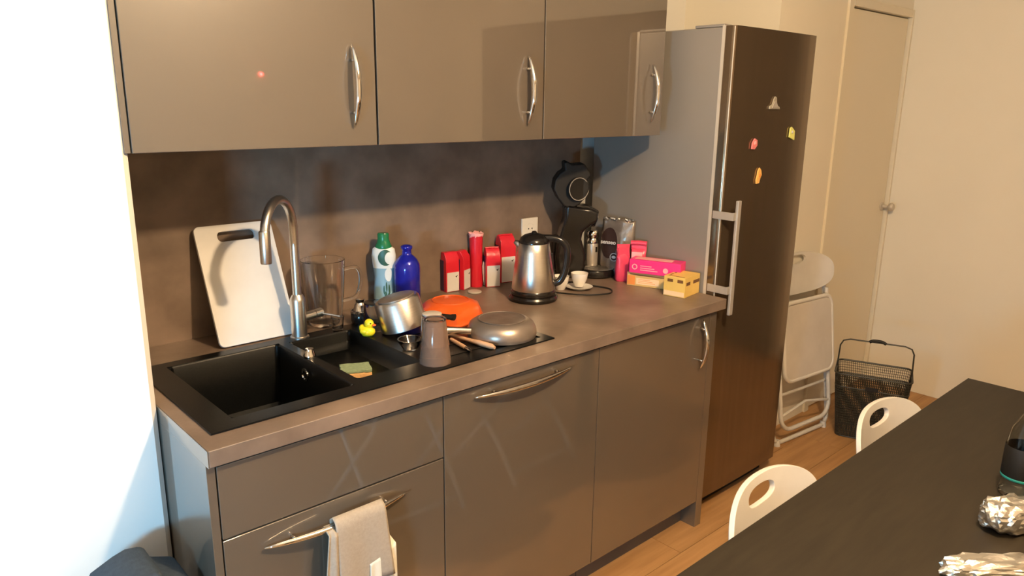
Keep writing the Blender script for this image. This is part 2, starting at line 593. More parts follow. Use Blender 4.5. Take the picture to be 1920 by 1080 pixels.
bc = thing('base_cabinet', 'glossy taupe base unit with upright bow handle next to the fridge', 'cabinet', (1.2, 0, 0))
obj('body', box(0.001, 0.598, BY + 0.022, YS - 0.004, 0.1, 0.868), M_CARC, bc)
dd = obj('door', box(0.0008, 0.5985, BY, BY + 0.019, 0.112, 0.862), M_GLOSS, bc, bevel=0.0008)
bow_handle(dd, 0.185, 0.034, True, (0.540, BY, 0.760))
obj('end_panel', box(0.6005, 0.640, BY, YS - 0.004, 0.0, 0.868), M_GLOSS, bc, bevel=0.001)
obj('plinth', box(0.001, 0.5995, -0.52, -0.505, 0.0, 0.1), M_CARC, bc)

# ------------------------------------------------------------------ worktop with sink cut-out
SX0, SX1, SY0, SY1 = 0.034, 1.052, -0.534, -0.024      # rim of the sink
cx0, cx1, cy0, cy1 = SX0 + 0.012, SX1 - 0.012, SY0 + 0.012, SY1 - 0.012
WX0, WX1 = 0.0017, 1.868
bm = bmesh.new()
o4 = [(WX0, -D), (WX1, -D), (WX1, YS - 0.017), (WX0, YS - 0.017)]
i4 = [(cx0, cy0), (cx1, cy0), (cx1, cy1), (cx0, cy1)]
lay = []
for z in (H - 0.038, H):
    lay.append(([bm.verts.new((*p, z)) for p in o4], [bm.verts.new((*p, z)) for p in i4]))
for (ov, iv) in lay:
    for k in range(4):
        bm.faces.new((ov[k], ov[(k + 1) % 4], iv[(k + 1) % 4], iv[k]))
for w4 in (0, 1):
    for k in range(4):
        a, b = lay[0][w4], lay[1][w4]
        bm.faces.new((a[k], a[(k + 1) % 4], b[(k + 1) % 4], b[k]))
wt = obj('worktop', bm, M_STONE, bevel=0.0025)
tag(wt, 'long taupe concrete-look worktop with black sink set into its left half', 'worktop')

# ------------------------------------------------------------------ sink
sk = thing('kitchen_sink', 'black composite one-and-a-half bowl sink with drainboard in the taupe worktop', 'sink', (0, 0, H))


def rect_loop(bm, x0, x1, y0, y1, z, rad, n=4):
    return [bm.verts.new((p[0], p[1], z)) for p in round_rect(x0, x1, y0, y1, rad, n)]


def bridge(bm, a, b):
    n = len(a)
    for i in range(n):
        bm.faces.new((a[i], a[(i + 1) % n], b[(i + 1) % n], b[i]))


def bowl(x0, x1, y0, y1, dep, rad, draft=0.012):
    bm = bmesh.new()
    zt = 0.0045
    l0 = rect_loop(bm, x0, x1, y0, y1, zt, rad)
    l1 = rect_loop(bm, x0 + 0.004, x1 - 0.004, y0 + 0.004, y1 - 0.004, zt - 0.005, rad)
    l2 = rect_loop(bm, x0 + draft, x1 - draft, y0 + draft, y1 - draft, -dep + 0.02, rad)
    l3 = rect_loop(bm, x0 + draft + 0.018, x1 - draft - 0.018, y0 + draft + 0.018, y1 - draft - 0.018, -dep, max(0.004, rad - 0.01))
    bridge(bm, l0, l1)
    bridge(bm, l1, l2)
    bridge(bm, l2, l3)
    bm.faces.new(l3)
    return bm


MB_ = (0.098, 0.405, -0.484, -0.062)
HB_ = (0.432, 0.632, -0.452, -0.072)
# rim plate as a grid of strips around the two bowl openings
bm = bmesh.new()
zt, zb = 0.0045, -0.004


def strip(x0, x1, y0, y1, zz0=0.0003, zz1=0.0045):
    box(x0, x1, y0, y1, zz0, zz1, bm)


strip(SX0, MB_[0], SY0, SY1)
strip(MB_[0], MB_[1], SY0, MB_[2])
strip(MB_[0], MB_[1], MB_[3], SY1)
strip(MB_[1], HB_[0], SY0, SY1)
strip(HB_[0], HB_[1], SY0, HB_[2])
strip(HB_[0], HB_[1], HB_[3], SY1)
strip(HB_[1], 0.672, SY0, SY1)
strip(0.672, SX1, SY0, SY0 + 0.030)
strip(0.672, SX1, SY1 - 0.030, SY1)
strip(SX1 - 0.028, SX1, SY0 + 0.030, SY1 - 0.030)
strip(0.672, SX1 - 0.028, SY0 + 0.030, SY1 - 0.030, -0.006, 0.0005)
bmesh.ops.remove_doubles(bm, verts=bm.verts, dist=0.0002)
obj('rim', bm, M_SINK, sk, bevel=0)
obj('main_bowl', bowl(*MB_, 0.185, 0.012), M_SINK, sk, smooth='auto')
obj('half_bowl', bowl(*HB_, 0.048, 0.012, 0.006), M_SINK, sk, smooth='auto')
for k in range(5):
    yy = SY0 + 0.075 + k * 0.075
    obj('drain_groove', box(0.70, 0.985, yy, yy + 0.012, 0.0004, 0.0022), M_SINK, sk, bevel=0.0008)
bm = lathe([(0.011, 0), (0.0175, 0.0), (0.0175, 0.004), (0.0125, 0.005), (0.011, 0.002)], 24)
obj('overflow_ring', bm, M_CHROME, sk, smooth='auto', loc=(0.3935, -0.245, -0.035), rot=(0, -PI / 2, 0))
bm = lathe([(0, 0), (0.04, 0), (0.043, 0.003), (0.036, 0.004), (0.03, 0.001), (0, 0.001)], 28)
obj('drain', bm, M_CHROME, sk, smooth='auto', loc=(0.25, -0.27, -0.1845))
bm = lathe([(0, 0), (0.017, 0), (0.017, 0.006), (0.012, 0.016), (0.011, 0.024), (0, 0.026)], 24)
obj('drain_knob', bm, M_CHROME, sk, smooth='auto', loc=(0.4185, -0.225, 0.0045))

# ------------------------------------------------------------------ faucet
ft = thing('kitchen_faucet', 'brushed steel arched kitchen faucet behind the black sink', 'faucet', (0.479, -0.046, H + 0.0045))
bm = lathe([(0, 0), (0.027, 0), (0.027, 0.004), (0.0225, 0.006), (0.0225, 0.112), (0.0215, 0.118), (0.015, 0.130), (0, 0.131)], 28)
obj('body', bm, M_STEEL, ft, smooth='auto')
dx, dy = -0.142, -0.128
s_ = math.hypot(dx, dy)
R_ = s_ / 2
ztop = 0.322
path = [(0, 0, 0.120), (0, 0, 0.22)]
for i in range(15):
    a = PI * i / 14
    t = (1 - math.cos(a)) / 2
    path.append((dx * t, dy * t, ztop + R_ * 1.0 * math.sin(a)))
path.append((dx, dy, 0.318))
path += []
obj('spout', tube(path + [(dx, dy, 0.29)], 0.0125, 16), M_STEEL, ft, smooth='auto')
bm = lathe([(0, 0.262), (0.0138, 0.262), (0.0148, 0.265), (0.0148, 0.345), (0.0130, 0.349), (0, 0.349)], 22, cx=dx, cy=dy)
obj('spray_head', bm, M_STEEL, ft, smooth='auto')
bm = tube([(0.012, -0.002, 0.058), (0.052, 0.004, 0.060)], 0.0135, 18)
tube([(0.054, 0.0045, 0.060), (0.078, 0.008, 0.0615)], 0.0135, 18, bm)
tube([(0.053, 0.004, 0.060), (0.055, 0.0045, 0.060)], 0.0125, 18, bm)
lv = obj('valve', bm, M_STEEL, ft, smooth='auto')
obj('lever', tube([(0.070, 0.004, 0.060), (0.090, -0.018, 0.057), (0.112, -0.042, 0.052)], 0.0032, 8), M_STEEL, lv, smooth='auto')

# ------------------------------------------------------------------ cutting board leaning on the splashback
n = 64
bw, bh = 0.230, 0.352
outer = round_rect(-bw / 2, bw / 2, 0, bh, 0.016, 15)
inner = round_rect(-0.052, 0.058, bh - 0.050, bh - 0.021, 0.0125, 15)
cb = obj('cutting_board', holed_plate(outer, inner, 0.010, rings=3), M_WBOARD, bevel=0.0015, smooth=False)
lean = math.atan2(0.138, 0.325)
cb.location = (0.377, -0.004, H + 0.0055)
cb.rotation_euler = (-lean, 0, 0)
tag(cb, 'white plastic cutting board with slot handle leaning behind the sink', 'cutting board')

# ------------------------------------------------------------------ glassware


def glass_prof(rb, rt, h, t=0.0022, base=0.006):
    return [(0, 0), (rb, 0), (rb + (rt - rb) * 0.5, h * 0.5), (rt, h), (rt - t, h), (rb + (rt - rb) * 0.5 - t, h * 0.5),
            (rb - t, base), (0, base)]


pj = thing('glass_pitcher', 'tall clear glass pitcher with handle between faucet and detergent bottle', 'pitcher', (0.612, 0.045, H))
obj('body', lathe([(0, 0), (0.046, 0), (0.052, 0.01), (0.062, 0.10), (0.068, 0.205), (0.066, 0.206), (0.0595, 0.10), (0.049, 0.012), (0, 0.008)], 40), M_GLASS, pj, smooth='auto')
obj('handle', tube(smooth_path([(0.058, -0.02, 0.17), (0.095, -0.035, 0.175), (0.108, -0.04, 0.14), (0.095, -0.035, 0.085), (0.052, -0.02, 0.07)]), 0.006, 10), M_GLASS, pj, smooth='auto')

g = thing('drinking_glass', 'clear upturned drinking glass right behind the rubber duck', 'glass', (0.693, -0.115, H + 0.0045))
obj('bowl', lathe([(0.034, 0), (0.036, 0), (0.031, 0.085), (0.0, 0.088), (0, 0.082), (0.029, 0.08)], 32), M_GLASS, g, smooth='auto')
g = thing('coffee_press', 'small dark glass jar with a shiny steel ring, beside the glass pitcher', 'jar', (0.700, -0.02, H + 0.0))
obj('bowl', lathe([(0, 0), (0.026, 0), (0.030, 0.01), (0.030, 0.032), (0.027, 0.036), (0, 0.036)], 28), M_BLACK, g, smooth='auto')
obj('ring', lathe([(0.0285, 0.036), (0.0315, 0.036), (0.0315, 0.042), (0.0285, 0.042), (0.0285, 0.036)], 28), M_CHROME, g, smooth='auto')
obj('neck', lathe([(0.0, 0.041), (0.022, 0.042), (0.018, 0.060), (0.013, 0.068), (0.015, 0.078), (0, 0.080)], 28), M_CHROME, g, smooth='auto')
g = thing('shot_glass', 'tiny clear glass next to the faucet lever', 'glass', (0.596, -0.062, H + 0.0045))
obj('bowl', lathe(glass_prof(0.015, 0.020, 0.045, 0.002, 0.008), 24), M_GLASS, g, smooth='auto')

tg = thing('tumbler', 'smoked faceted tumbler standing upside down at the front of the drainboard', 'glass', (0.655, -0.478, H + 0.0045))
obj('bowl', lathe([(0.041, 0.0), (0.0435, 0.0), (0.0435, 0.012), (0.038, 0.052), (0.0315, 0.112), (0.029, 0.118), (0.0, 0.119), (0, 0.105),
                   (0.027, 0.103), (0.036, 0.05)], 10, phase=0.25), M_SMOKE, tg, smooth='auto')
obj('base_rim', lathe([(0.024, 0.1185), (0.0305, 0.1185), (0.0305, 0.1215), (0.026, 0.1225), (0.024, 0.1185)], 20), M_GLASS, tg, smooth='auto')
tg = thing('tumbler', 'upturned tumbler with pale flat base standing behind the smoked tumbler', 'glass', (0.741, -0.347, H + 0.001))
obj('bowl', lathe([(0.034, 0.0), (0.036, 0.0), (0.030, 0.088), (0.0, 0.090), (0, 0.084), (0.028, 0.082)], 28), M_SMOKE, tg, smooth='auto')
obj('base_disc', lathe([(0, 0.090), (0.0275, 0.090), (0.0275, 0.0945), (0.026, 0.0955), (0, 0.0955)], 28), M_LIDG, tg, smooth='auto')

# clear dish under the pot
g = thing('glass_dish', 'small clear glass dish lying under the tilted saucepan', 'dish', (0.665, -0.345, H + 0.0045))
obj('bowl', lathe([(0, 0), (0.020, 0), (0.034, 0.022), (0.036, 0.030), (0.033, 0.030), (0.018, 0.004), (0, 0.004)], 14), M_GLASS, g, smooth='auto')

# ------------------------------------------------------------------ rubber duck
dk = thing('rubber_duck', 'yellow rubber duck with orange beak on the sink edge', 'toy', (0.640, -0.158, H + 0.0045), rz=math.radians(-60))
bm = bmesh.new()
prof = [(0, 0), (0.017, 0.001), (0.022, 0.010), (0.0215, 0.018), (0.015, 0.026), (0.006, 0.030), (0, 0.030)]
lathe(prof, 24, bm, sx=1.12, sy=0.92)
for v in bm.verts:
    if v.co.x < -0.006:
        v.co.z += (-0.006 - v.co.x) ** 1.0 * 0.6
obj('body', bm, M_YEL, dk, smooth=True)
obj('head', sphere((0.007, 0, 0.037), 0.0145, 0.0135, 0.0145), M_YEL, dk, smooth=True)
obj('beak', sphere((0.0225, 0, 0.034), 0.0078, 0.0065, 0.0036, 12), M_BEAK, dk, smooth=True)
for s in (-1, 1):
    obj('eye', sphere((0.0165, s * 0.0085, 0.0405), 0.0022, n=10), M_BLACK, dk, smooth=True)
    obj('wing', sphere((-0.003, s * 0.0185, 0.016), 0.012, 0.0045, 0.008, 12), M_YEL, dk, smooth=True)

# ------------------------------------------------------------------ sponge
sg = thing('sponge', 'green and orange dish sponge lying in the small sink bowl', 'sponge', (0.500, -0.325, H - 0.0478), rz=math.radians(-24))


def wavy_pad(w_, h_, z0, z1, seed):
    rnd = random.Random(seed)
    pts = []
    for a, b in (((-w_, -h_), (w_, -h_)), ((w_, -h_), (w_, h_)), ((w_, h_), (-w_, h_)), ((-w_, h_), (-w_, -h_))):
        for k in range(7):
            t = k / 7
            j = rnd.uniform(-0.0022, 0.0022)
            pts.append((a[0] + (b[0] - a[0]) * t + j, a[1] + (b[1] - a[1]) * t + j))
    return prism(pts, z0, z1)


obj('foam', wavy_pad(0.040, 0.031, 0.001, 0.024, 3), M_SPY, sg, bevel=0.003)
obj('scourer', wavy_pad(0.040, 0.0315, 0.0242, 0.033, 5), M_SPG, sg, bevel=0.002)

# ------------------------------------------------------------------ saucepan, upside down and tilted
sp_ = thing('saucepan', 'small brushed steel saucepan turned upside down and tilted on the drainboard', 'pan', (0.744, -0.200, H + 0.0235))
sp_.rotation_mode = 'QUATERNION'
sp_.rotation_quaternion = Quaternion((0.66, 0.75, 0.0), math.radians(-15)) @ Quaternion((0, 0, 1), math.radians(-30))
pr_ = 0.070
obj('body', lathe([(pr_ - 0.002, 0.004), (pr_ + 0.001, 0.0), (pr_ + 0.001, 0.003), (pr_, 0.006), (pr_ - 0.001, 0.082), (pr_ - 0.006, 0.090),
                   (0, 0.090), (0, 0.087), (pr_ - 0.007, 0.086), (pr_ - 0.003, 0.080)], 48), M_STEELH, sp_, smooth='auto')
obj('base_plate', lathe([(0, 0.0902), (0.056, 0.0902), (0.056, 0.094), (0.054, 0.095), (0, 0.095)], 40), M_PANB, sp_, smooth='auto')
obj('handle', tube(smooth_path([(0.066, -0.012, 0.022), (0.088, -0.022, 0.016), (0.12, -0.04, 0.002), (0.15, -0.056, -0.006)]), [0.007] * 3 + [0.0075] * 13 + [0.009] * 3, 10, sx=1.6), M_BLACKM, sp_, smooth='auto')
for s in (-1, 1):
    obj('rivet', sphere((0.0685, -0.012 + s * 0.010, 0.026), 0.004, n=10), M_CHROME, sp_, smooth=True)

# ------------------------------------------------------------------ orange colander / bowl (upside down with pouring lip)
ob = thing('orange_bowl', 'orange plastic bowl with pouring lip turned upside down behind the frying pan', 'bowl', (0.958, -0.150, H + 0.0005), rz=math.radians(10))
n = 56
prof = [(0.102, 0.0), (0.108, 0.0), (0.109, 0.004), (0.104, 0.008), (0.101, 0.022), (0.094, 0.038), (0.082, 0.049), (0.062, 0.056), (0.0, 0.058),
        (0.0, 0.055), (0.060, 0.053), (0.080, 0.046), (0.091, 0.036), (0.098, 0.020)]
bm = lathe(prof, n)
for v in bm.verts:
    a = math.atan2(v.co.y, v.co.x)
    r0 = math.hypot(v.co.x, v.co.y)
    if r0 > 0.085:
        for a0, k in ((math.radians(-128), 0.020), (math.radians(165), 0.012), (math.radians(-12), 0.012)):
            dlt = (a - a0 + PI) % (2 * PI) - PI
            v.co.x += math.cos(a) * k * math.exp(-(dlt / 0.22) ** 2)
            v.co.y += math.sin(a) * k * math.exp(-(dlt / 0.22) ** 2)
obj('shell', bm, M_ORANGE, ob, smooth='auto')
obj('foot_ring', lathe([(0.058, 0.0562), (0.062, 0.0560), (0.061, 0.0590), (0.059, 0.0590), (0.058, 0.0562)], 40), M_ORANGE, ob, smooth='auto')

# ------------------------------------------------------------------ frying pan upside down
fp = thing('frying_pan', 'bronze-grey frying pan turned upside down on the right of the drainboard', 'pan', (0.947, -0.415, H + 0.0055), rz=math.radians(0))
obj('body', lathe([(0.099, 0.0), (0.102, 0.0), (0.105, 0.010), (0.103, 0.024), (0.096, 0.040), (0.080, 0.050), (0, 0.051), (0, 0.048),
                   (0.078, 0.047), (0.092, 0.037), (0.099, 0.020)], 56), M_PAN, fp, smooth='auto')
obj('base_plate', lathe([(0, 0.0512), (0.071, 0.0512), (0.072, 0.0535), (0.069, 0.0545), (0.067, 0.0528), (0, 0.0528)], 48), M_PANB, fp, smooth='auto')
obj('handle', tube([(-0.100, 0.022, 0.026), (-0.125, 0.044, 0.028), (-0.150, 0.062, 0.029), (-0.178, 0.075, 0.029)], [0.011, 0.010, 0.011, 0.012], 14, sx=0.8), M_STEEL, fp, smooth='auto')
obj('hanging_loop', tube([(-0.178 + 0.011 * math.cos(t * PI / 6), 0.072 + 0.018 * math.sin(t * PI / 6), 0.026) for t in range(12)], 0.0024, 8, closed=True), M_CHROME, fp, smooth='auto', loc=(-0.012, 0.004, -0.012))

# ------------------------------------------------------------------ wooden spoon and knife
ws = thing('wooden_spoon', 'wooden spoon with rounded handle end in front of the frying pan', 'spoon', (0.846, -0.500, H + 0.0085), rz=math.radians(97))
bm = tube([(0, 0, 0), (0.012, 0, 0.001), (0.06, 0, 0.001), (0.10, 0, 0.0005), (0.16, 0, 0.0005), (0.185, 0, 0.0)],
          [0.0045, 0.0082, 0.0080, 0.0058, 0.0052, 0.006], 14)
obj('handle', bm, M_WOODS, ws, smooth='auto')
obj('scoop', sphere((0.212, 0, 0.0), 0.034, 0.021, 0.0065, 18), M_WOODS, ws, smooth=True)
kf = thing('butter_knife', 'steel-tipped wooden-handled knife beside the smoked tumbler', 'knife', (0.7825, -0.468, H + 0.0065), rz=math.radians(80))
obj('handle', tube([(0.028, 0, 0), (0.05, 0, 0), (0.115, 0, 0)], [0.0052, 0.0062, 0.0055], 10), M_WOODS, kf, smooth='auto')
obj('blade', tube([(-0.004, 0, 0), (0.004, 0, 0), (0.028, 0, 0)], [0.003, 0.0055, 0.0045], 12), M_CHROME, kf, smooth='auto')

# ------------------------------------------------------------------ detergent bottle
db = thing('detergent_bottle', 'pale blue and white detergent bottle with green cap by the splashback', 'bottle', (0.858, 0.084, H), rz=math.radians(-42))
SYD = 0.62
obj('body', lathe([(0, 0), (0.034, 0), (0.038, 0.006), (0.037, 0.05), (0.034, 0.085), (0.033, 0.11), (0.037, 0.150), (0.040, 0.180), (0.036, 0.204), (0.026, 0.212), (0, 0.213)], 40, sy=SYD), M_DET, db, smooth='auto')
obj('label', lathe([(0.0368, 0.140), (0.0378, 0.150), (0.0408, 0.180), (0.0372, 0.203), (0.0262, 0.2125)], 40, sy=SYD), M_DETW, db, smooth='auto')
obj('cap', lathe([(0.0275, 0.206), (0.0285, 0.212), (0.022, 0.226), (0.019, 0.238), (0.0195, 0.252), (0.017, 0.257), (0, 0.258)], 32, sy=0.78), M_GREEN, db, smooth='auto')


def patch_on(rfun, a0, a1, z0, z1, sy, m, name, parent, na=10, nz=6, shape=None, off=0.0006):
    """curved printed patch hugging a lathed body; shape(u,v)->inside"""
    bm = bmesh.new()
    g_ = {}
    for i in range(na + 1):
        for j in range(nz + 1):
            a = math.radians(a0 + (a1 - a0) * i / na)
            z = z0 + (z1 - z0) * j / nz
            if shape:
                uu, vv = 2 * i / na - 1, 2 * j / nz - 1
                k = shape(uu, vv)
                a = math.radians((a0 + a1) / 2 + (a1 - a0) / 2 * k[0])
                z = (z0 + z1) / 2 + (z1 - z0) / 2 * k[1]
            rr = rfun(z) + off
            g_[i, j] = bm.verts.new((rr * math.cos(a), rr * sy * math.sin(a), z))
    for i in range(na):
        for j in range(nz):
            bm.faces.new((g_[i, j], g_[i + 1, j], g_[i + 1, j + 1], g_[i, j + 1]))
    return obj(name, bm, m, parent, smooth=True)


def disc_shape(u_, v_):
    return (u_ * math.sqrt(1 - v_ * v_ / 2), v_ * math.sqrt(1 - u_ * u_ / 2))


def det_r(z):
    pts = [(0, 0.034), (0.006, 0.038), (0.05, 0.037), (0.085, 0.034), (0.11, 0.0338), (0.15, 0.0378), (0.18, 0.0408), (0.204, 0.0368)]
    for a, b in zip(pts, pts[1:]):
        if a[0] <= z <= b[0]:
            return a[1] + (b[1] - a[1]) * (z - a[0]) / (b[0] - a[0])
    return 0.036


patch_on(det_r, -112, -40, 0.150, 0.204, SYD, M_DGREEN, 'leaf_print', db, shape=disc_shape, off=0.0014)
patch_on(det_r, -80, -35, 0.155, 0.196, SYD, M_DETW, 'emblem', db, shape=disc_shape, off=0.0022)
patch_on(det_r, -82, -40, 0.096, 0.142, SYD, M_DETW, 'emblem', db, shape=disc_shape, off=0.0016)
for a0, z0, ww, hh in ((-92, 0.052, 10, 0.030), (-78, 0.060, 9, 0.034), (-64, 0.052, 10, 0.034), (-86, 0.040, 14, 0.022), (-70, 0.036, 14, 0.02)):
    patch_on(det_r, a0, a0 + ww, z0, z0 + hh, SYD, M_DGREEN, 'leaf_print', db, 4, 4, shape=disc_shape, off=0.001)

# ------------------------------------------------------------------ blue bottle
bb = thing('blue_bottle', 'cobalt blue metal drinking bottle without cap next to the detergent', 'bottle', (0.908, 0.022, H))
obj('body', lathe([(0, 0), (0.040, 0), (0.0435, 0.004), (0.0438, 0.140), (0.042, 0.156), (0.034, 0.172), (0.022, 0.184), (0.0165, 0.188), (0.0155, 0.196),
                   (0.0155, 0.204), (0.0195, 0.208), (0.0195, 0.2155), (0.017, 0.218), (0.013, 0.217), (0.012, 0.19), (0, 0.188)], 44), M_BLUE, bb, smooth=True)


# ------------------------------------------------------------------ red packets
def packet(cx, cy, rz, w_, d_, h_, label, z_lab, name='coffee_packet', slant=0.02, lab_w=0.9, fold=True):
    t = thing(name, label, 'packet', (cx, cy, H), rz, group=None)
    bm = bmesh.new()
    hw, hd = w_ / 2, d_ / 2
    rnd = random.Random(int(cx * 1000))
    lv_ = []
    for z, f, g2 in ((0, 1, 1), (h_ * 0.35, 1.02, 1.04), (h_ * 0.75, 1.0, 1.0), (h_ - slant, 0.98, 0.92), (h_, 0.96, 0.45)):
        j = lambda: rnd.uniform(-0.0008, 0.0008)
        lv_.append([bm.verts.new((x * f + j(), y_ * g2 + j() + (0.006 if z == h_ else 0), z)) for x, y_ in
                    ((-hw, -hd), (0, -hd * 1.01), (hw, -hd), (hw, hd), (0, hd), (-hw, hd))])
    for a, b in zip(lv_, lv_[1:]):
        bridge(bm, a, b)
    bm.faces.new(lv_[0][::-1])
    bm.faces.new(lv_[-1])
    obj('wrapper', bm, M_RED, t, bevel=0.002)
    obj('label', box(-hw * lab_w, hw * lab_w, -hd * 1.05 - 0.0008, -hd * 1.0, 0.003, z_lab), M_LABEL, t)
    tri = prism([(hw * 0.35, z_lab - 0.016), (hw * 0.5, z_lab - 0.021), (hw * 0.72, z_lab - 0.012), (hw * 0.5, z_lab - 0.015)],
                -hd * 1.05 - 0.0016, -hd * 1.05 - 0.0006, axis='y')
    obj('check_mark', tri, M_BLACKM, t)
    obj('side_print', box(-hw * 1.03 - 0.0006, -hw * 1.0, -hd * 0.2, hd, 0.004, h_ * 0.8), M_PURP, t)
    if fold:
        obj('fold', tube([(-hw * 0.95, 0.004, h_ + 0.001), (0, 0.005, h_ + 0.002), (hw * 0.95, 0.004, h_ + 0.001)], 0.0035, 8), M_RED, t, smooth='auto')
    return t


packet(1.168, 0.128, math.radians(-6), 0.056, 0.042, 0.147, 'leftmost red packet with white label, against the splashback', 0.074, fold=False)
packet(1.226, 0.127, math.radians(22), 0.050, 0.040, 0.145, 'second red packet from the left, touching the leftmost one', 0.075, fold=False)
packet(1.340, 0.090, math.radians(-25), 0.056, 0.046, 0.146, 'short red packet right of the tall red roll', 0.083, fold=True)
packet(1.428, 0.112, math.radians(-12), 0.066, 0.046, 0.182, 'tall red packet half hidden by the kettle', 0.102, fold=True)
rl = thing('red_roll', 'tall narrow red roll with torn white top between the red packets', 'packet', (1.288, 0.122, H))
bm = lathe([(0, 0), (0.024, 0), (0.0255, 0.01), (0.0235, 0.08), (0.0245, 0.15), (0.026, 0.196), (0.0245, 0.197), (0.02, 0.15), (0, 0.12)], 18)
obj('wrapper', bm, M_RED, rl, smooth='auto')
rnd = random.Random(4)
bm = lathe([(0.0245, 0.188), (0.0275, 0.199), (0.027, 0.206), (0.018, 0.208), (0.0, 0.200)], 16)
for v in bm.verts:
    v.co.z += rnd.uniform(-0.004, 0.004)
    v.co.x *= rnd.uniform(0.92, 1.12)
obj('torn_edge', bm, M_PINKL, rl, smooth=False)
bm = prism([(0.004, 0.004), (0.012, 0.003), (0.008, 0.045), (0.003, 0.092), (-0.004, 0.098), (-0.012, 0.080), (-0.010, 0.055)], 0.0, 0.0012, axis='y')
obj('label', bm, M_LABEL, rl, loc=(0.020, -0.0225, 0.0), rot=(0, 0, math.radians(28)))

# ------------------------------------------------------------------ round white lid
ld = obj('round_lid', lathe([(0, 0), (0.025, 0), (0.026, 0.002), (0.025, 0.005), (0.022, 0.006), (0, 0.0055)], 36), M_LIDG, smooth='auto', loc=(1.222, 0.050, H + 0.0003))
tag(ld, 'small flat grey-white round lid in front of the red roll', 'lid')

# ------------------------------------------------------------------ wall outlet
ou = thing('wall_outlet', 'cream square wall outlet on the splashback behind the kettle', 'outlet', (1.588, YS - 0.016, 1.098))
obj('plate', box(-0.043, 0.043, -0.009, 0, -0.043, 0.043), M_OUTL, ou, bevel=0.002)
bm = lathe([(0.021, 0), (0.0225, 0.0), (0.0225, 0.001), (0.0205, 0.001), (0.019, -0.003), (0, -0.003)], 28)
obj('socket', bm, M_OUTL, ou, smooth='auto', loc=(0, -0.0092, 0), rot=(PI / 2, 0, 0))
obj('pin_hole', lathe([(0, 0), (0.0028, 0), (0.0028, 0.001), (0, 0.001)], 12), M_BLACK, ou, loc=(-0.0095, -0.0093, 0), rot=(PI / 2, 0, 0))
obj('pin_hole', lathe([(0, 0), (0.0028, 0), (0.0028, 0.001), (0, 0.001)], 12), M_BLACK, ou, loc=(0.0095, -0.0093, 0), rot=(PI / 2, 0, 0))

# ------------------------------------------------------------------ kettle
kt = thing('electric_kettle', 'brushed steel electric kettle with black lid, handle and base', 'kettle', (1.322, -0.158, H + 0.0005), rz=math.radians(-47))
obj('power_base', lathe([(0, 0), (0.080, 0), (0.086, 0.004), (0.088, 0.012), (0.084, 0.019), (0.078, 0.021), (0, 0.021)], 48), M_BLACK, kt, smooth='auto')
obj('lower_ring', lathe([(0, 0.0215), (0.078, 0.0215), (0.080, 0.026), (0.079, 0.036), (0.0765, 0.040), (0, 0.040)], 48), M_BLACK, kt, smooth='auto')
bd = obj('body', lathe([(0, 0.0402), (0.0765, 0.0402), (0.0775, 0.044), (0.072, 0.10), (0.060, 0.175), (0.0545, 0.203), (0.053, 0.205), (0, 0.205)], 56), M_STEEL, kt, smooth='auto')
obj('lid', lathe([(0, 0.2052), (0.0535, 0.2052), (0.0535, 0.211), (0.048, 0.223), (0.034, 0.233), (0.016, 0.238), (0, 0.239)], 44), M_BLACK, kt, smooth='auto')
obj('lid_knob', lathe([(0, 0.2385), (0.009, 0.2385), (0.010, 0.242), (0.006, 0.246), (0, 0.2465)], 20), M_BLACK, kt, smooth='auto')
hp = smooth_path([(0.030, 0, 0.222), (0.062, 0, 0.222), (0.094, 0, 0.214), (0.114, 0, 0.190), (0.117, 0, 0.150), (0.110, 0, 0.105), (0.094, 0, 0.070), (0.074, 0, 0.060)])
obj('handle', tube(hp, 0.0125, 14, sx=0.9), M_BLACK, kt, smooth='auto')
bm = tube(smooth_path([(-0.045, 0, 0.188), (-0.058, 0, 0.200), (-0.070, 0, 0.207)]), [0.018, 0.017, 0.016, 0.015, 0.014, 0.013, 0.012, 0.011, 0.010, 0.009, 0.008, 0.007, 0.006], 14)
obj('spout', bm, M_STEEL, kt, smooth='auto')
obj('water_gauge', box(0.0665, 0.0785, -0.006, 0.006, 0.075, 0.165), M_BLACK, kt, bevel=0.003, rot=(0, math.radians(-5), 0), loc=(0.004, 0, 0.0))
patch_on(lambda z: 0.0765 - (z - 0.044) * 0.13, -62, -22, 0.0655, 0.0672, 1.0, M_BLACKM, 'script_line', kt, 8, 1, off=0.0006)

# ------------------------------------------------------------------ coffee machine
ANG = math.radians(-38)
cm = thing('coffee_machine', 'black capsule coffee machine with its round head tipped up, by the fridge', 'coffee machine', (1.716, -0.010, H), rz=ANG)


def cpx(pts, su=400.0, sv=452.0, u0=1085, v0=513):
    return [((p[0] - u0) / su, (v0 - p[1]) / sv) for p in pts]


def loft_round(outline, hw, m, name, parent, bevel=0.016, seg=4, y0=0.0, **k):
    bm = prism(outline, y0 - hw, y0 + hw, axis='y')
    return obj(name, bm, m, parent, bevel=bevel, seg=seg, **k)


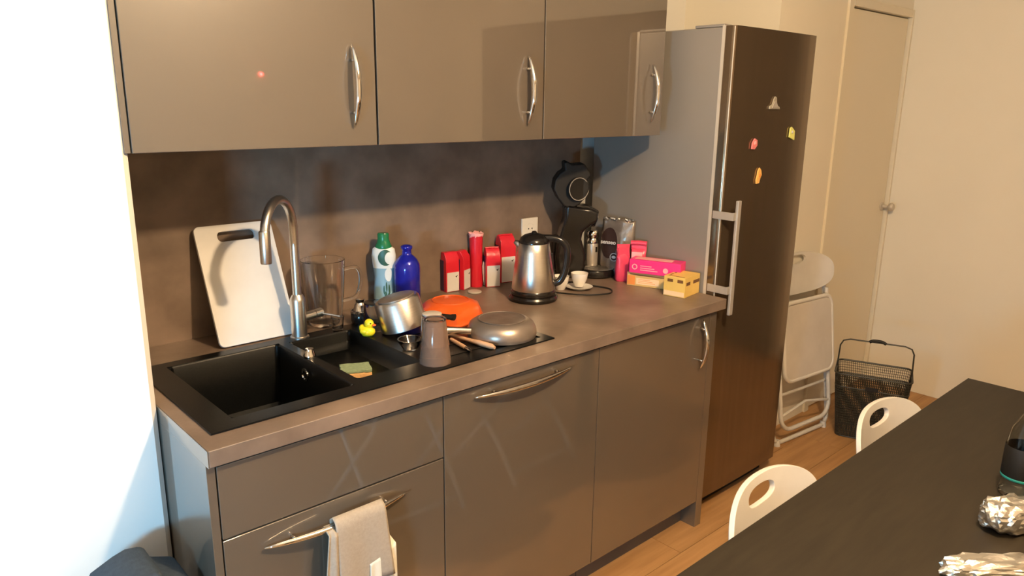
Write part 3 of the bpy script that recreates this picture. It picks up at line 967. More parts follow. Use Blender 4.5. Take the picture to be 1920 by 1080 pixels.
col = cpx([(1058, 392), (1058, 380), (1064, 378), (1100, 386), (1112, 392), (1112, 410), (1100, 418), (1088, 428), (1086, 442), (1090, 455), (1094, 470), (1094, 492),
           (1088, 505), (1080, 514), (1054, 514), (1047, 500), (1045, 475), (1047, 450), (1053, 425), (1058, 405)])
loft_round(col, 0.045, M_BLACK, 'column', cm, 0.020, 5)
obj('water_tank', prism(cpx([(1040, 440), (1056, 436), (1058, 505), (1042, 505)]), 0.0, 0.05, axis='y'), M_BLACK, cm, bevel=0.01)
lid_o = cpx([(1046, 368), (1039, 352), (1041, 336), (1048, 324), (1056, 318), (1054, 306), (1059, 303), (1068, 309), (1086, 307), (1091, 314), (1098, 328), (1092, 336), (1096, 350), (1091, 366), (1080, 380), (1070, 386), (1056, 382)])
loft_round(lid_o, 0.042, M_BLACKM, 'head', cm, 0.014, 4)
hd = lathe([(0, 0), (0.044, 0), (0.046, 0.002), (0.046, 0.010), (0.043, 0.013), (0.040, 0.010), (0, 0.009)], 36)
obj('round_flap', hd, M_BLACKM, cm, smooth='auto', loc=(-0.022, -0.042, 0.358), rot=(math.radians(90), math.radians(0), math.radians(24)))
obj('flap_ring', lathe([(0.0415, 0.0105), (0.0450, 0.0125), (0.0450, 0.0145), (0.0425, 0.0145), (0.0415, 0.0105)], 36), M_HANDG, cm, smooth='auto',
    loc=(-0.022, -0.042, 0.358), rot=(math.radians(90), 0, math.radians(24)))
obj('lever', prism(cpx([(1056, 386), (1064, 376), (1096, 382), (1113, 391), (1112, 398), (1092, 394), (1060, 394)]), -0.036, 0.036, axis='y'), M_BLACK, cm, bevel=0.006, seg=3)
obj('spout', lathe([(0, 0.205), (0.016, 0.205), (0.020, 0.215), (0.024, 0.225), (0, 0.225)], 24, cx=0.045), M_BLACK, cm, smooth='auto')
bm = lathe([(0, 0), (0.070, 0), (0.077, 0.006), (0.078, 0.022), (0.074, 0.030), (0, 0.030)], 44, sx=1.0, sy=0.82, cx=0.072, cy=-0.0)
obj('base', bm, M_BLACK, cm, smooth='auto')
bm = lathe([(0, 0.0303), (0.064, 0.0303), (0.066, 0.0325), (0.063, 0.0345), (0, 0.0335)], 40, sx=1.0, sy=0.80, cx=0.076)
obj('drip_tray', bm, M_STEELH, cm, smooth='auto')
for k in range(5):
    obj('tray_slot', box(0.030, 0.118, -0.032 + k * 0.014, -0.029 + k * 0.014, 0.0336, 0.0352), M_BLACK, cm)

# small steel-and-clear bottle between machine and bag
pb = thing('pod_holder', 'silver canister with dark cap between coffee machine and foil bag', 'canister', (1.806, 0.000, H), rz=0)
obj('body', lathe([(0, 0), (0.022, 0), (0.024, 0.004), (0.024, 0.120), (0.022, 0.126), (0, 0.126)], 28), M_HANDG, pb, smooth='auto')
obj('collar', lathe([(0, 0.126), (0.027, 0.127), (0.028, 0.134), (0.022, 0.146), (0.026, 0.152), (0.026, 0.170), (0.020, 0.178), (0, 0.178)], 28), M_CHROME, pb, smooth='auto')
obj('print', box(-0.006, 0.004, -0.0250, -0.0235, 0.090, 0.112), M_BLACKM, pb)

# ------------------------------------------------------------------ foil coffee bag
cg = thing('coffee_bag', 'silver-brown foil coffee bag with dark oval print against the fridge', 'bag', (1.845, -0.098, H), rz=math.radians(-72))
bm = bmesh.new()
rnd = random.Random(11)
G = {}
NU, NV = 12, 16
bw2, bh2 = 0.072, 0.232
for side in (0, 1):
    for i in range(NU + 1):
        for j in range(NV + 1):
            uu, vv = -1 + 2 * i / NU, j / NV
            th = 0.026 * (1 - abs(uu) ** 2.5) * (1 - vv ** 3) * (0.75 + 0.25 * math.sin(vv * 3)) + 0.0008
            x = uu * bw2 * (1 + 0.05 * math.sin(vv * 5)) + (0.006 * vv * vv)
            z = vv * bh2 + (0.006 * math.sin(uu * 6) if j == NV else 0)
            yj = rnd.uniform(-0.0022, 0.0022) * (1 + vv)
            yy = (-th if side == 0 else th) + yj * (0.4 if (i in (0, NU) or j in (0, NV)) else 1) + 0.004 * math.sin(uu * 5 + vv * 4) * vv
            if side == 1 and (i in (0, NU) or j in (0, NV)):
                G[1, i, j] = G[0, i, j]
            else:
                G[side, i, j] = bm.verts.new((x, yy, z))
for side in (0, 1):
    for i in range(NU):
        for j in range(NV):
            f = [G[side, i, j], G[side, i + 1, j], G[side, i + 1, j + 1], G[side, i, j + 1]]
            try:
                bm.faces.new(f if side == 0 else f[::-1])
            except ValueError:
                pass
obj('pouch', bm, M_BAG, cg, smooth=True)


def bag_patch(cx, cz, rx, rz, m, name, off=0.001, n=24):
    bm = bmesh.new()

    def P(px, pz):
        uu, vv = px / bw2, min(max(pz / bh2, 0), 1)
        th = 0.026 * (1 - min(1, abs(uu)) ** 2.5) * (1 - vv ** 3) * (0.75 + 0.25 * math.sin(vv * 3))
        return (px, -th - 0.0032 - off + 0.004 * math.sin(uu * 5 + vv * 4) * vv, pz)
    c0 = bm.verts.new(P(cx, cz))
    prev = None
    for k in range(1, 5):
        ring = [bm.verts.new(P(cx + rx * k / 4 * math.cos(2 * PI * a / n), cz + rz * k / 4 * math.sin(2 * PI * a / n))) for a in range(n)]
        if prev is None:
            for a in range(n):
                bm.faces.new((c0, ring[a], ring[(a + 1) % n]))
        else:
            bridge(bm, prev, ring)
        prev = ring
    return obj(name, bm, m, cg, smooth=True)


bag_patch(-0.022, 0.134, 0.043, 0.067, M_BAG, 'oval_border', 0.0008)
bag_patch(-0.027, 0.134, 0.038, 0.062, M_BAGD, 'oval_print', 0.0016)
bag_patch(0.000, 0.080, 0.017, 0.017, M_LABEL, 'round_seal', 0.0024)
bag_patch(0.000, 0.080, 0.014, 0.014, M_BAGD, 'round_seal', 0.0032)
bag_patch(0.000, 0.080, 0.009, 0.006, M_LABEL, 'round_seal', 0.0040)
bm = text_bm('senseo', 0.0235, bold=True)
obj('lettering', bm, M_LABEL, cg, loc=(-0.024, -0.0345, 0.140), rot=(PI / 2, 0, 0))
obj('seal_strip', tube([(-0.062 + 0.0105 * k, 0.002 * math.sin(k * 1.9), bh2 - 0.002 + 0.0035 * math.sin(k * 2.3)) for k in range(13)], [0.005 + 0.0015 * math.sin(k * 2) for k in range(13)], 8), M_FOIL, cg, smooth=False)


# ------------------------------------------------------------------ pink bags
def soft_bag(name, label, loc, rz, w_, d_, h_, m, seed, lean=0.0):
    t = thing(name, label, 'bag', loc, rz, group=None)
    rnd = random.Random(seed)
    bm = bmesh.new()
    L = []
    nseg = 16
    for k, (z, f, g2) in enumerate(((0, 0.85, 0.85), (0.06, 1.0, 1.0), (0.3, 1.04, 1.0), (0.55, 0.98, 0.9), (0.72, 0.92, 0.7), (0.84, 0.97, 0.35), (0.86, 1.0, 0.14), (1.0, 1.0, 0.12))):
        ring = []
        for a in range(nseg):
            t_ = 2 * PI * a / nseg
            cx_ = math.copysign(abs(math.cos(t_)) ** 0.55, math.cos(t_))
            sy_ = math.copysign(abs(math.sin(t_)) ** 0.55, math.sin(t_))
            ring.append(bm.verts.new((cx_ * w_ / 2 * f + rnd.uniform(-1, 1) * 0.0022, sy_ * d_ / 2 * g2 + rnd.uniform(-1, 1) * 0.002 - lean * z,
                                      z * h_ + rnd.uniform(-1, 1) * (0.0015 if 0 < z < 1 else 0))))
        L.append(ring)
    for a, b in zip(L, L[1:]):
        bridge(bm, a, b)
    bm.faces.new(L[0][::-1])
    bm.faces.new(L[-1])
    obj('wrapper', bm, m, t, smooth='auto')
    return t


t = soft_bag('pink_bag', 'crumpled pink foil bag standing directly right of the coffee machine', (1.788, -0.176, H), math.radians(-35), 0.052, 0.042, 0.148, M_PINKB, 5, 0.004)
obj('fold', prism([(-0.026, 0.096), (0.0, 0.112), (0.026, 0.092), (0.022, 0.135), (-0.020, 0.138)], -0.016, -0.013, axis='y'), M_PINKB, t)
t = soft_bag('pink_bag', 'pink bag with rolled top behind the magenta carton, by the fridge', (1.842, -0.212, H), math.radians(-60), 0.062, 0.040, 0.150, M_PINKB, 9)
obj('rolled_top', tube([(-0.031, 0, 0.150), (0, 0, 0.1515), (0.031, 0, 0.150)], 0.0095, 12), M_PINKB, t, smooth='auto')
obj('label', box(-0.024, 0.018, -0.0212, -0.0202, 0.085, 0.118), M_PINKL, t)


# ------------------------------------------------------------------ cartons
def carton(name, label, loc, rz, lx, ly, lz, m, tilt=0.0):
    t = thing(name, label, 'box', loc, rot=(tilt, 0, rz))
    obj('carton', box(-lx / 2, lx / 2, -ly / 2, ly / 2, 0, lz), m, t, bevel=0.0012)
    return t


# local x runs along the long side; local -y faces the room
t = carton('tea_box', 'amber tea box lying under the magenta carton', (1.809, -0.300, H + 0.0003), math.radians(-70), 0.165, 0.062, 0.052, M_YBOX2)
fy = -0.0312
obj('label', box(-0.045, 0.045, fy - 0.0008, fy, 0.008, 0.032), M_CREAM, t)
obj('orange_print', box(-0.080, -0.050, fy - 0.0008, fy, 0.004, 0.040), M_ORP, t)
obj('torn_flap', prism([(-0.070, 0.044), (-0.03, 0.041), (0.01, 0.042), (0.05, 0.0405), (0.08, 0.043), (0.08, 0.0445), (-0.070, 0.0465)], fy - 0.0012, fy - 0.0002, axis='y'), M_BRP, t)
for k in range(3):
    obj('text_line', box(-0.036, 0.030 - k * 0.01, fy - 0.0012, fy - 0.0006, 0.014 + k * 0.006, 0.0155 + k * 0.006), M_ORP, t)
t = carton('magenta_box', 'bright magenta carton lying on top of the amber tea box', (1.812, -0.328, H + 0.0535), math.radians(-70), 0.200, 0.068, 0.052, M_PINK)
fy = -0.0342
obj('top_print', box(-0.085, 0.06, -0.018, 0.022, 0.0520, 0.0526), M_PINKL, t)
for k in range(3):
    obj('text_line', box(-0.056, 0.012 - k * 0.012, fy - 0.0006, fy, 0.012 + k * 0.008, 0.0150 + k * 0.008), M_PINKL, t)
obj('round_print', lathe([(0, 0), (0.010, 0), (0.010, 0.0008), (0.007, 0.001), (0, 0.0006)], 20), M_PINKL, t, loc=(0.043, fy, 0.020), rot=(PI / 2, 0, 0))
obj('round_print', lathe([(0.007, 0), (0.011, 0), (0.011, 0.0008), (0.007, 0.0008), (0.007, 0)], 20), M_PINKL, t, loc=(-0.078, fy, 0.024), rot=(PI / 2, 0, 0))
t = carton('yellow_box', 'yellow carton with brown dashes at the right end of the worktop', (1.800, -0.452, H + 0.0003), math.radians(9), 0.120, 0.085, 0.074, M_YBOX)
fy = -0.0427
for x0 in (-0.050, 0.005, 0.035):
    obj('dash_print', box(x0, x0 + 0.030 if x0 < 0.03 else x0 + 0.02, fy - 0.0008, fy, 0.044, 0.056), M_BRP, t)
for y0 in (-0.034, 0.006):
    obj('dash_print', box(-0.0608, -0.0600, y0, y0 + 0.022, 0.054, 0.065), M_BRP, t)
obj('pale_band', box(-0.0608, -0.0600, -0.040, 0.041, 0.003, 0.020), M_CREAM, t)
for x0 in (-0.035, 0.0):
    obj('dash_print', box(x0, x0 + 0.022, 0.026, 0.032, 0.0740, 0.0746), M_BRP, t)
obj('dash_print', box(-0.05, -0.046, -0.034, 0.03, 0.0740, 0.0746), M_BRP, t)

# ------------------------------------------------------------------ white cups behind the kettle and the cable
for i, (x, y_, lab) in enumerate(((1.560, -0.160, 'white porcelain espresso cup just right of the kettle handle, nearer the machine'),
                                  (1.500, -0.120, 'white porcelain cup mostly hidden behind the kettle handle'))):
    t = thing('espresso_cup', lab, 'cup', (x, y_, H + 0.0105 if i == 0 else H + 0.0003), rz=0.6)
    obj('bowl', lathe([(0, 0), (0.016, 0), (0.018, 0.003), (0.029, 0.030), (0.0325, 0.052), (0.030, 0.052), (0.026, 0.030), (0.015, 0.006), (0, 0.005)], 30), M_CUPW, t, smooth='auto')
    obj('handle', tube(smooth_path([(0.030, 0, 0.042), (0.047, 0, 0.038), (0.044, 0, 0.020), (0.026, 0, 0.018)]), 0.0032, 8), M_CUPW, t, smooth='auto')
sc_ = obj('saucer', lathe([(0, 0), (0.028, 0), (0.030, 0.003), (0.050, 0.009), (0.052, 0.011), (0.048, 0.010), (0.028, 0.005), (0, 0.004)], 36), M_CUPW, smooth='auto', loc=(1.560, -0.160, H + 0.0003))
tag(sc_, 'white saucer under the espresso cup on the worktop', 'saucer')
cpth = smooth_path([(1.405, -0.105, 0.914), (1.44, -0.150, 0.914), (1.475, -0.215, 0.914), (1.520, -0.262, 0.914), (1.585, -0.288, 0.914), (1.630, -0.262, 0.914),
                    (1.640, -0.225, 0.914), (1.622, -0.168, 0.915), (1.606, -0.092, 0.916), (1.575, -0.060, 0.915), (1.540, -0.030, 0.914)], 6)
cd = obj('power_cord', tube(cpth, 0.0028, 8), M_BLACKM, smooth='auto')
tag(cd, 'thin black kettle cord looped on the worktop in front of the coffee machine', 'cord')

# ------------------------------------------------------------------ fridge
FX1 = 2.462
fr = thing('fridge', 'tall dark grey fridge with long bar handle, right of the worktop', 'fridge', (0, 0, 0))
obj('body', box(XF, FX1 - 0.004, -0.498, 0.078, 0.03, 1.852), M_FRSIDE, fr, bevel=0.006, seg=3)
obj('gasket', box(XF + 0.012, FX1 - 0.016, -0.507, -0.4985, 0.06, 1.84), M_BLACKM, fr)
pts = []
FY0 = -0.508
FYF = -0.545
nn = 8
x0, x1 = XF, FX1
rad = 0.014
outl = [(x0, FY0)]
for i in range(nn + 1):
    a = PI / 2 * i / nn
    outl.append((x0 + rad - rad * math.cos(a), FYF + rad - rad * math.sin(a)))
for i in range(1, 10):
    t = i / 10
    outl.append((x0 + rad + (x1 - x0 - 2 * rad) * t, FYF - 0.004 * math.sin(PI * t)))
for i in range(nn + 1):
    a = PI / 2 * i / nn
    outl.append((x1 - rad + rad * math.sin(a), FYF + rad - rad * math.cos(a)))
outl.append((x1, FY0))
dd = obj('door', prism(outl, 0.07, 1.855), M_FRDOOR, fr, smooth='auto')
obj('edge_highlight', tube([(x0 + 0.003, FYF + 0.004, 0.075), (x0 + 0.003, FYF + 0.004, 1.852)], 0.0022, 8), M_FREDGE, dd, smooth='auto')  # pale strip draws the rounded door edge's highlight as colour
obj('side_trim', box(x0 - 0.0015, x0 + 0.004, -0.507, -0.495, 0.06, 1.856), M_FREDGE, fr)
obj('hinge_cover', box(x0 + 0.002, x0 + 0.05, -0.5, -0.38, 1.8525, 1.862), M_FRSIDE, fr, bevel=0.002)
obj('foot', box(x0 + 0.02, x1 - 0.02, -0.49, 0.05, 0.0, 0.03), M_BLACKM, fr)
hx, hy = XF + 0.014, -0.604
hb = obj('handle', box(hx, hx + 0.022, hy, hy + 0.012, 0.84, 1.262), M_HANDG, dd, bevel=0.003)
for z in (0.935, 1.206):
    obj('handle_bracket', prism([(x0 - 0.0035, -0.512), (x0 - 0.0035, hy + 0.006), (hx + 0.004, hy + 0.006), (hx + 0.004, hy + 0.012), (x0 + 0.0005, hy + 0.014), (x0 + 0.0005, -0.512)], z - 0.014, z + 0.014), M_HANDG, dd, bevel=0.001)


def magnet(name, label, x, z, pts, m, m2=None, extra=None):
    t = thing(name, label, 'magnet', (x, FYF - 0.0045, z))
    obj('plate', prism(pts, -0.006, 0.0, axis='y'), m, t, bevel=0.0015)
    if extra:
        for nm, pp, mm in extra:
            obj(nm, prism(pp, -0.0085, -0.0055, axis='y'), mm, t, bevel=0.0008)


magnet('fridge_magnet', 'silver scenic magnet, highest on the fridge door', 2.166, 1.600,
       [(-0.036, -0.022), (0.040, -0.022), (0.036, -0.014), (0.016, -0.008), (0.010, 0.020), (0.0, 0.024), (-0.010, 0.012), (-0.016, -0.004), (-0.036, -0.012)], M_MAG1,
       extra=[('relief', [(-0.022, -0.018), (0.026, -0.018), (0.006, 0.004), (-0.006, 0.006)], M_HANDG)])
magnet('fridge_magnet', 'lime yellow square magnet at the right of the fridge door', 2.318, 1.486,
       [(-0.020, -0.014), (0.020, -0.026), (0.018, 0.010), (0.002, 0.020), (-0.008, 0.026), (-0.018, 0.020)], M_MAG2, extra=[('dot', [(-0.008, 0.002), (0.002, 0.0), (0.0, 0.010), (-0.008, 0.012)], M_LABEL)])
magnet('fridge_magnet', 'rose pink round magnet left of the lime one', 2.050, 1.452,
       [(-0.018, -0.016), (0.002, -0.018), (0.018, -0.004), (0.016, 0.016), (-0.002, 0.022), (-0.016, 0.006)], M_MAG3, extra=[('relief', [(-0.008, 0.0), (0.006, 0.002), (0.004, 0.014), (-0.006, 0.012)], M_PINKL)])
magnet('fridge_magnet', 'golden orange flower-shaped magnet, lowest on the fridge door', 2.100, 1.336,
       [(-0.014, -0.030), (0.004, -0.028), (0.010, -0.010), (0.018, 0.002), (0.012, 0.020), (0.0, 0.030), (-0.010, 0.018), (-0.012, 0.0), (-0.018, -0.014)], M_MAG4, extra=[('centre', [(-0.004, -0.006), (0.006, -0.004), (0.004, 0.006), (-0.004, 0.006)], M_ORP)])


# ------------------------------------------------------------------ folding chairs
def chair_back(parent, zc, w_=0.42, h_=0.22, hole=(0.118, 0.044), hole_z=0.066, bendk=1.1, thick=0.014, tilt=0.0, name='backrest'):
    n = 72
    outer, inner = [], []
    for i in range(n):
        a = 2 * PI * i / n
        c_, s2 = math.cos(a), math.sin(a)
        e = 0.86 if s2 > 0 else 0.7
        outer.append((w_ / 2 * math.copysign(abs(c_) ** e, c_), h_ / 2 * math.copysign(abs(s2) ** e, s2)))
        inner.append((hole[0] / 2 * math.copysign(abs(c_) ** 0.8, c_), hole_z + hole[1] / 2 * math.copysign(abs(s2) ** 0.8, s2)))
    bm = holed_plate(outer, inner, thick, bend=lambda x, z: -bendk * x * x, rings=8, lip=0.0)
    return obj(name, bm, M_WPLAS, parent, smooth='auto', bevel=0.005, seg=3, loc=(0, 0, zc), rot=(tilt, 0, 0))


# folded one leaning beside the fridge: local frame x width, z along the chair, leaning back (towards +y)
fc = thing('folding_chair', 'folded white folding chair leaning on the wall beside the fridge', 'chair', (2.895, -0.478, 0.004), rot=(-math.radians(8.2), 0, math.radians(-6)))


def u_loop(w_, z0, z1, rad, y_=0.0, closed=False, seg=5):
    p = []
    hw = w_ / 2
    if closed:
        for a in round_rect(-hw, hw, z0, z1, rad, seg):
            p.append((a[0], y_, a[1]))
        return p
    p.append((-hw, y_, z1))
    for i in range(seg + 1):
        a = math.radians(180 + 90 * i / seg)
        p.append((-hw + rad + rad * math.cos(a), y_, z0 + rad + rad * math.sin(a)))
    for i in range(seg + 1):
        a = math.radians(270 + 90 * i / seg)
        p.append((hw - rad + rad * math.cos(a), y_, z0 + rad + rad * math.sin(a)))
    p.append((hw, y_, z1))
    return p


obj('rear_frame', tube(u_loop(0.455, 0.012, 0.84, 0.06, 0.026), 0.0105, 10), M_WMETAL, fc, smooth='auto')
obj('front_frame', tube(u_loop(0.40, 0.075, 0.72, 0.075, -0.004), 0.0105, 10), M_WMETAL, fc, smooth='auto')
st = obj('seat', prism([(p[0], p[1]) for p in round_rect(-0.190, 0.190, 0.325, 0.680, 0.045, 6)], -0.036, -0.024, axis='y'), M_SEATP, fc, bevel=0.002)
obj('seat_rim', tube(u_loop(0.395, 0.318, 0.690, 0.05, -0.030, closed=True), 0.0105, 10, closed=True), M_WMETAL, st, smooth='auto')
bk = chair_back(fc, 0.820, 0.44, 0.20, tilt=0.0)
bk.location = (0, 0.016, 0.815)
obj('cross_bar', tube([(-0.22, 0.026, 0.24), (0.22, 0.026, 0.24)], 0.007, 8), M_WMETAL, fc, smooth='auto')
obj('cross_bar', tube([(-0.195, -0.004, 0.15), (0.0, -0.004, 0.185), (0.195, -0.004, 0.15)], 0.007, 8), M_WMETAL, fc, smooth='auto')
for s in (-1, 1):
    obj('rubber_foot', lathe([(0, -0.013), (0.015, -0.013), (0.016, 0.0), (0.014, 0.020), (0, 0.020)], 14), M_WPLAS, fc, smooth='auto', loc=(s * 0.195, 0.026, 0.010))


def table_chair(loc, rz, label):
    """unfolded: back at y=0 facing -y (towards the table), seat stretching to -y"""
    t = thing('folding_chair', label, 'chair', loc, rz)
    chair_back(t, 0.655, 0.41, 0.225, tilt=math.radians(-10))
    obj('seat', prism(round_rect(-0.19, 0.19, -0.44, -0.08, 0.05, 6), 0.435, 0.450), M_SEATP, t, bevel=0.003)
    for s in (-1, 1):
        obj('back_leg', tube([(s * 0.150, -0.012, 0.64), (s * 0.190, -0.04, 0.44), (s * 0.205, -0.40, 0.012)], 0.0105, 10), M_WMETAL, t, smooth='auto')
        obj('front_leg', tube([(s * 0.188, -0.36, 0.432), (s * 0.188, -0.10, 0.14), (s * 0.188, -0.01, 0.012)], 0.0105, 10), M_WMETAL, t, smooth='auto')
    obj('cross_bar', tube([(-0.20, -0.385, 0.03), (0.20, -0.385, 0.03)], 0.009, 8), M_WMETAL, t, smooth='auto')
    obj('cross_bar', tube([(-0.185, -0.03, 0.06), (0.185, -0.03, 0.06)], 0.009, 8), M_WMETAL, t, smooth='auto')
    return t


tc0 = table_chair((1.015, -1.262, 0), math.radians(2), 'white folding chair tucked at the table, nearer the viewer')
dup(tc0, (1.668, -1.258, 0), math.radians(-2), 'white folding chair tucked at the far end of the table')

# ------------------------------------------------------------------ table
tb = thing('dining_table', 'large black-brown dining table in the lower right foreground', 'table', (0, 0, 0))
TX0, TX1, TY0, TY1 = 0.0, 2.138, -2.18, -1.331
obj('tabletop', box(TX0, TX1, TY0, TY1, 0.715, 0.75), M_TABLE, tb, bevel=0.002)
for x in (TX0 + 0.04, TX1 - 0.09):
    for y_ in (TY0 + 0.05, TY1 - 0.11):
        obj('leg', box(x, x + 0.05, y_, y_ + 0.05, 0.0, 0.715), M_TABLE, tb, bevel=0.002)
bm = box(TX0 + 0.06, TX1 - 0.06, TY0 + 0.06, TY0 + 0.08, 0.655, 0.715)
obj('apron', bm, M_TABLE, tb)


# foil parcels
def foil(loc, rz, lx, ly, lz, seed, label):
    rnd = random.Random(seed)
    bm = bmesh.new()
    bmesh.ops.create_icosphere(bm, subdivisions=4, radius=1.0)
    for v in bm.verts:
        c_ = v.co.copy()
        f = 1 + 0.10 * math.sin(c_.x * 9 + seed) * math.sin(c_.y * 8) + rnd.uniform(-0.045, 0.045)
        sx_ = math.copysign(abs(c_.x) ** 0.75, c_.x)
        sy2 = math.copysign(abs(c_.y) ** 0.8, c_.y)
        sz = math.copysign(abs(c_.z) ** 0.8, c_.z)
        v.co = Vector((sx_ * lx / 2 * f, sy2 * ly / 2 * f, max(0.0, lz / 2 + sz * lz / 2 * f)))
    o = obj('foil_parcel', bm, M_FOIL, smooth=False, loc=loc, rot=(0, 0, rz))
    return tag(o, label, 'foil')


foil((1.222, -1.690, 0.7505), math.radians(-30), 0.125, 0.080, 0.066, 2, 'crumpled foil parcel next to the clear bottle on the table')
foil((1.010, -1.728, 0.7505), math.radians(-42), 0.210, 0.060, 0.044, 8, 'long crumpled foil parcel at the bottom right edge of the table')
# clear bottle
bt = thing('water_bottle', 'clear plastic bottle with dark contents at the right edge of the table', 'bottle', (1.395, -1.660, 0.7502))
obj('body', lathe([(0, 0.004), (0.020, 0), (0.034, 0.002), (0.037, 0.012), (0.034, 0.030), (0.037, 0.045), (0.037, 0.120), (0.030, 0.160), (0.014, 0.195), (0.013, 0.215),
                   (0.0115, 0.215), (0.0125, 0.195), (0.0285, 0.160), (0.0355, 0.120), (0.0355, 0.045), (0.0325, 0.030), (0.0355, 0.012), (0, 0.010)], 32), M_WATER, bt, smooth='auto')
obj('label', lathe([(0.0374, 0.050), (0.0380, 0.052), (0.0380, 0.118), (0.0374, 0.120)], 32), M_BLACKM, bt, smooth='auto')
obj('cap', lathe([(0, 0.2155), (0.0155, 0.2155), (0.0155, 0.232), (0, 0.233)], 20), M_TEAL, bt, smooth='auto')
obj('print', lathe([(0.0376, 0.044), (0.0382, 0.045), (0.0382, 0.049), (0.0376, 0.050)], 32), M_TEAL, bt, smooth='auto')

# ------------------------------------------------------------------ wire basket
bs = thing('wire_basket', 'black wire mesh bicycle basket with tall bail handle by the cream wall', 'basket', (3.165, -0.655, 0.004), rz=math.radians(-69))
tw, td, bw_, bd_, bh_ = 0.335, 0.235, 0.27, 0.17, 0.33


def rect_at(f, rad=0.03, ext=0.0):
    hx_ = (bw_ + (tw - bw_) * f) / 2 + ext
    hy_ = (bd_ + (td - bd_) * f) / 2 + ext
    return [(p[0], p[1], f * bh_) for p in round_rect(-hx_, hx_, -hy_, hy_, rad, 4)]


obj('top_rim', tube(rect_at(1.0), 0.0048, 8, closed=True), M_WIRE, bs, smooth='auto')
obj('middle_rim', tube(rect_at(0.80), 0.0035, 8, closed=True), M_WIRE, bs, smooth='auto')
obj('bottom_rim', tube(rect_at(0.0), 0.004, 8, closed=True), M_WIRE, bs, smooth='auto')
bm = bmesh.new()
for k in range(1, 26):
    f = k / 26
    tube(rect_at(f), 0.00115 if f > 0.78 else 0.0022, 4, bm, closed=True)
A, B = rect_at(0), rect_at(1)


def perim(loop, m):
    P = [Vector(p) for p in loop] + [Vector(loop[0])]
    L = [0]
    for a, b in zip(P, P[1:]):
        L.append(L[-1] + (b - a).length)
    out = []
    for k in range(m):
        s = L[-1] * k / m
        for i in range(len(P) - 1):
            if L[i] <= s <= L[i + 1]:
                t_ = (s - L[i]) / max(1e-9, L[i + 1] - L[i])
                out.append(P[i].lerp(P[i + 1], t_))
                break
    return out


for a, b in zip(perim(A, 120), perim(B, 120)):
    c_ = a.lerp(b, 0.8)
    tube([a, c_], 0.0026, 4, bm)
    tube([c_, b], 0.0012, 4, bm)
for k in range(1, 12):
    x = -bw_ / 2 + bw_ * k / 12
    tube([(x, -bd_ / 2, 0), (x, bd_ / 2, 0)], 0.0014, 4, bm)
o = obj('wire_mesh', bm, M_WIRE, bs, kind='stuff')
hpth = [(-0.166, 0, bh_ - 0.01), (-0.162, 0, bh_ + 0.11), (-0.150, 0, bh_ + 0.135), (-0.12, 0, bh_ + 0.145), (0.12, 0, bh_ + 0.145), (0.150, 0, bh_ + 0.135), (0.162, 0, bh_ + 0.11), (0.166, 0, bh_ - 0.01)]
hh = obj('bail_handle', tube(hpth, 0.0036, 8), M_WIRE, bs, smooth='auto')
obj('grip', tube(smooth_path([(-0.035, 0, bh_ + 0.143), (-0.018, 0, bh_ + 0.152), (0.018, 0, bh_ + 0.152), (0.038, 0, bh_ + 0.143)]), 0.0075, 10), M_BLACKM, hh, smooth='auto')
obj('tag_plate', box(-0.028, 0.028, -0.118, -0.112, 0.262, 0.282), M_BLACKM, bs)

# ------------------------------------------------------------------ towel over the drawer handle
tw_ = thing('dish_towel', 'beige dish towel with white hem hanging over the sink cabinet handle', 'towel', (0.318, BY - 0.034, 0.655))


def cloth(name, parent, m, x0t, x1t, x0b, x1b, ztop, zbot, yoff, over=True, amp=0.008, waves=2.2, thick=0.003, seed=0, back=0.20, slope=0.0):
    rnd = random.Random(seed)
    NU_, NV_ = 22, 26
    bm = bmesh.new()
    g_ = {}
    front = ztop - zbot
    arc = PI * 0.013 if over else 0
    total = front + arc + (back if over else 0)
    for i in range(NU_ + 1):
        uu = i / NU_
        for j in range(NV_ + 1):
            s = total * j / NV_
            if s < front:
                t_ = s / front
                z = zbot + s
                x = (x0b + (x1b - x0b) * uu) * (1 - t_) + (x0t + (x1t - x0t) * uu) * t_
                yv = -0.013 + yoff - amp * (1 - 0.6 * t_) * (1 + math.sin(uu * waves * 2 * PI + seed)) * 0.9 * (1 - t_ * 0.4)
            elif s < front + arc:
                a = (s - front) / 0.013
                z = ztop + 0.013 * math.sin(a)
                yv = -0.013 * math.cos(a) + yoff
                x = x0t + (x1t - x0t) * uu
            else:
                z = ztop - (s - front - arc)
                yv = 0.013 + yoff
                x = x0t + (x1t - x0t) * uu
            z += slope * (uu - 0.5)
            g_[i, j] = bm.verts.new((x, yv, z))
    for i in range(NU_):
        for j in range(NV_):
            bm.faces.new((g_[i, j], g_[i + 1, j], g_[i + 1, j + 1], g_[i, j + 1]))
    o = obj(name, bm, m, parent, smooth=True)
    s = o.modifiers.new('solid', 'SOLIDIFY')
    s.thickness = thick
    s.offset = 0
    return o


cloth('cloth', tw_, M_TOWEL, -0.062, 0.070, -0.060, 0.086, 0.0, -0.185, 0.0, True, 0.006, 1.1, seed=1, back=0.22)
cloth('side_fold', tw_, M_TOWEL, -0.080, -0.055, -0.115, -0.050, -0.006, -0.30, -0.003, False, 0.010, 1.4, seed=3)
cloth('hem_panel', tw_, M_TOWELW, 0.022, 0.096, 0.018, 0.098, -0.115, -0.34, -0.002, False, 0.005, 2.6, seed=2, slope=0.03)
cloth('under_panel', tw_, M_TOWEL, -0.06, 0.022, -0.07, 0.02, -0.180, -0.36, 0.0, False, 0.007, 1.6, seed=6)

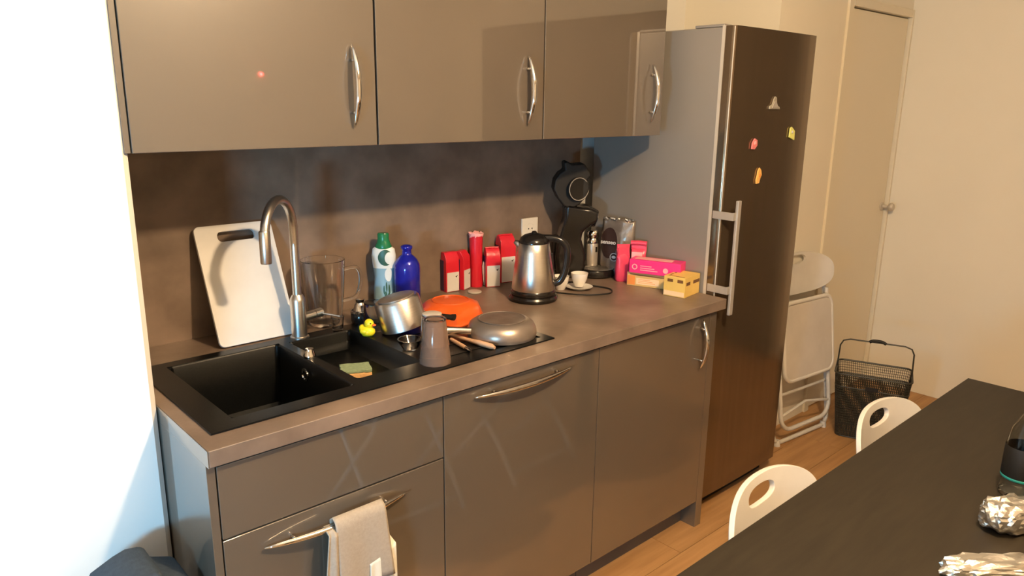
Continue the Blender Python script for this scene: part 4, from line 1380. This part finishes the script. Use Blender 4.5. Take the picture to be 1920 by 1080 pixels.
# ------------------------------------------------------------------ dark jacket-covered stool at the lower left
jk = thing('covered_stool', 'slate blue fabric bundle on a stool at the bottom left by the white wall', 'stool', (-0.128, -0.475, 0))
bm = bmesh.new()
prf = [(-0.125, 0.45), (-0.115, 0.54), (-0.070, 0.625), (-0.025, 0.645), (0.0, 0.652), (0.036, 0.646), (0.044, 0.618), (0.052, 0.612), (0.095, 0.595), (0.112, 0.55), (0.115, 0.46)]
bm = prism(prf, -0.07, 0.07, axis='y')
obj('fabric_bundle', bm, M_JACK, jk, bevel=0.012, seg=3)
obj('seat', prism(round_rect(-0.12, 0.12, -0.14, 0.14, 0.03), 0.42, 0.45), M_DARKW, jk, bevel=0.003)
for sx_ in (-1, 1):
    for sy2 in (-1, 1):
        obj('leg', box(sx_ * 0.10 - 0.015, sx_ * 0.10 + 0.015, sy2 * 0.11 - 0.015, sy2 * 0.11 + 0.015, 0, 0.42), M_DARKW, jk)

# ------------------------------------------------------------------ lamps and the red standby light behind the viewer
cl = thing('ceiling_lamp', 'bare ceiling lamp on a cord above the table', 'lamp', (0.65, -1.85, 2.30))
obj('cord', tube([(0, 0, 0.075), (0, 0, CE - 2.30)], 0.003, 6), M_WPLAS, cl)
obj('socket', lathe([(0, 0.052), (0.018, 0.052), (0.020, 0.07), (0.014, 0.085), (0, 0.085)], 16), M_WPLAS, cl, smooth='auto')
tv = thing('media_box', 'small cream box with a red standby light on the wall behind the viewer', 'electronics', (2.06, YB, 1.63))
obj('case', box(-0.05, 0.05, 0.0, 0.035, -0.03, 0.16), M_OUTL, tv, bevel=0.004)
obj('standby_light', sphere((0.0, 0.040, 0.145), 0.010, n=12), M_LED, tv, smooth=True, label='small red standby light')

# ------------------------------------------------------------------ groups of repeats
GROUPS = {'wall_cabinet': 'wall cabinets in a row above the worktop', 'base_cabinet': 'base cabinets under the worktop',
          'tumbler': 'upturned tumblers on the drainboard', 'coffee_packet': 'red packets along the splashback',
          'pink_bag': 'pink bags by the coffee machine', 'espresso_cup': 'white cups behind the kettle',
          'fridge_magnet': 'magnets on the fridge door', 'folding_chair': 'white folding chairs',
          'foil_parcel': 'foil parcels on the table'}
for o in S.objects:
    if o.parent is None and 'category' in o:
        g = GROUPS.get(o.name.split('.')[0])
        if g:
            o['group'] = g
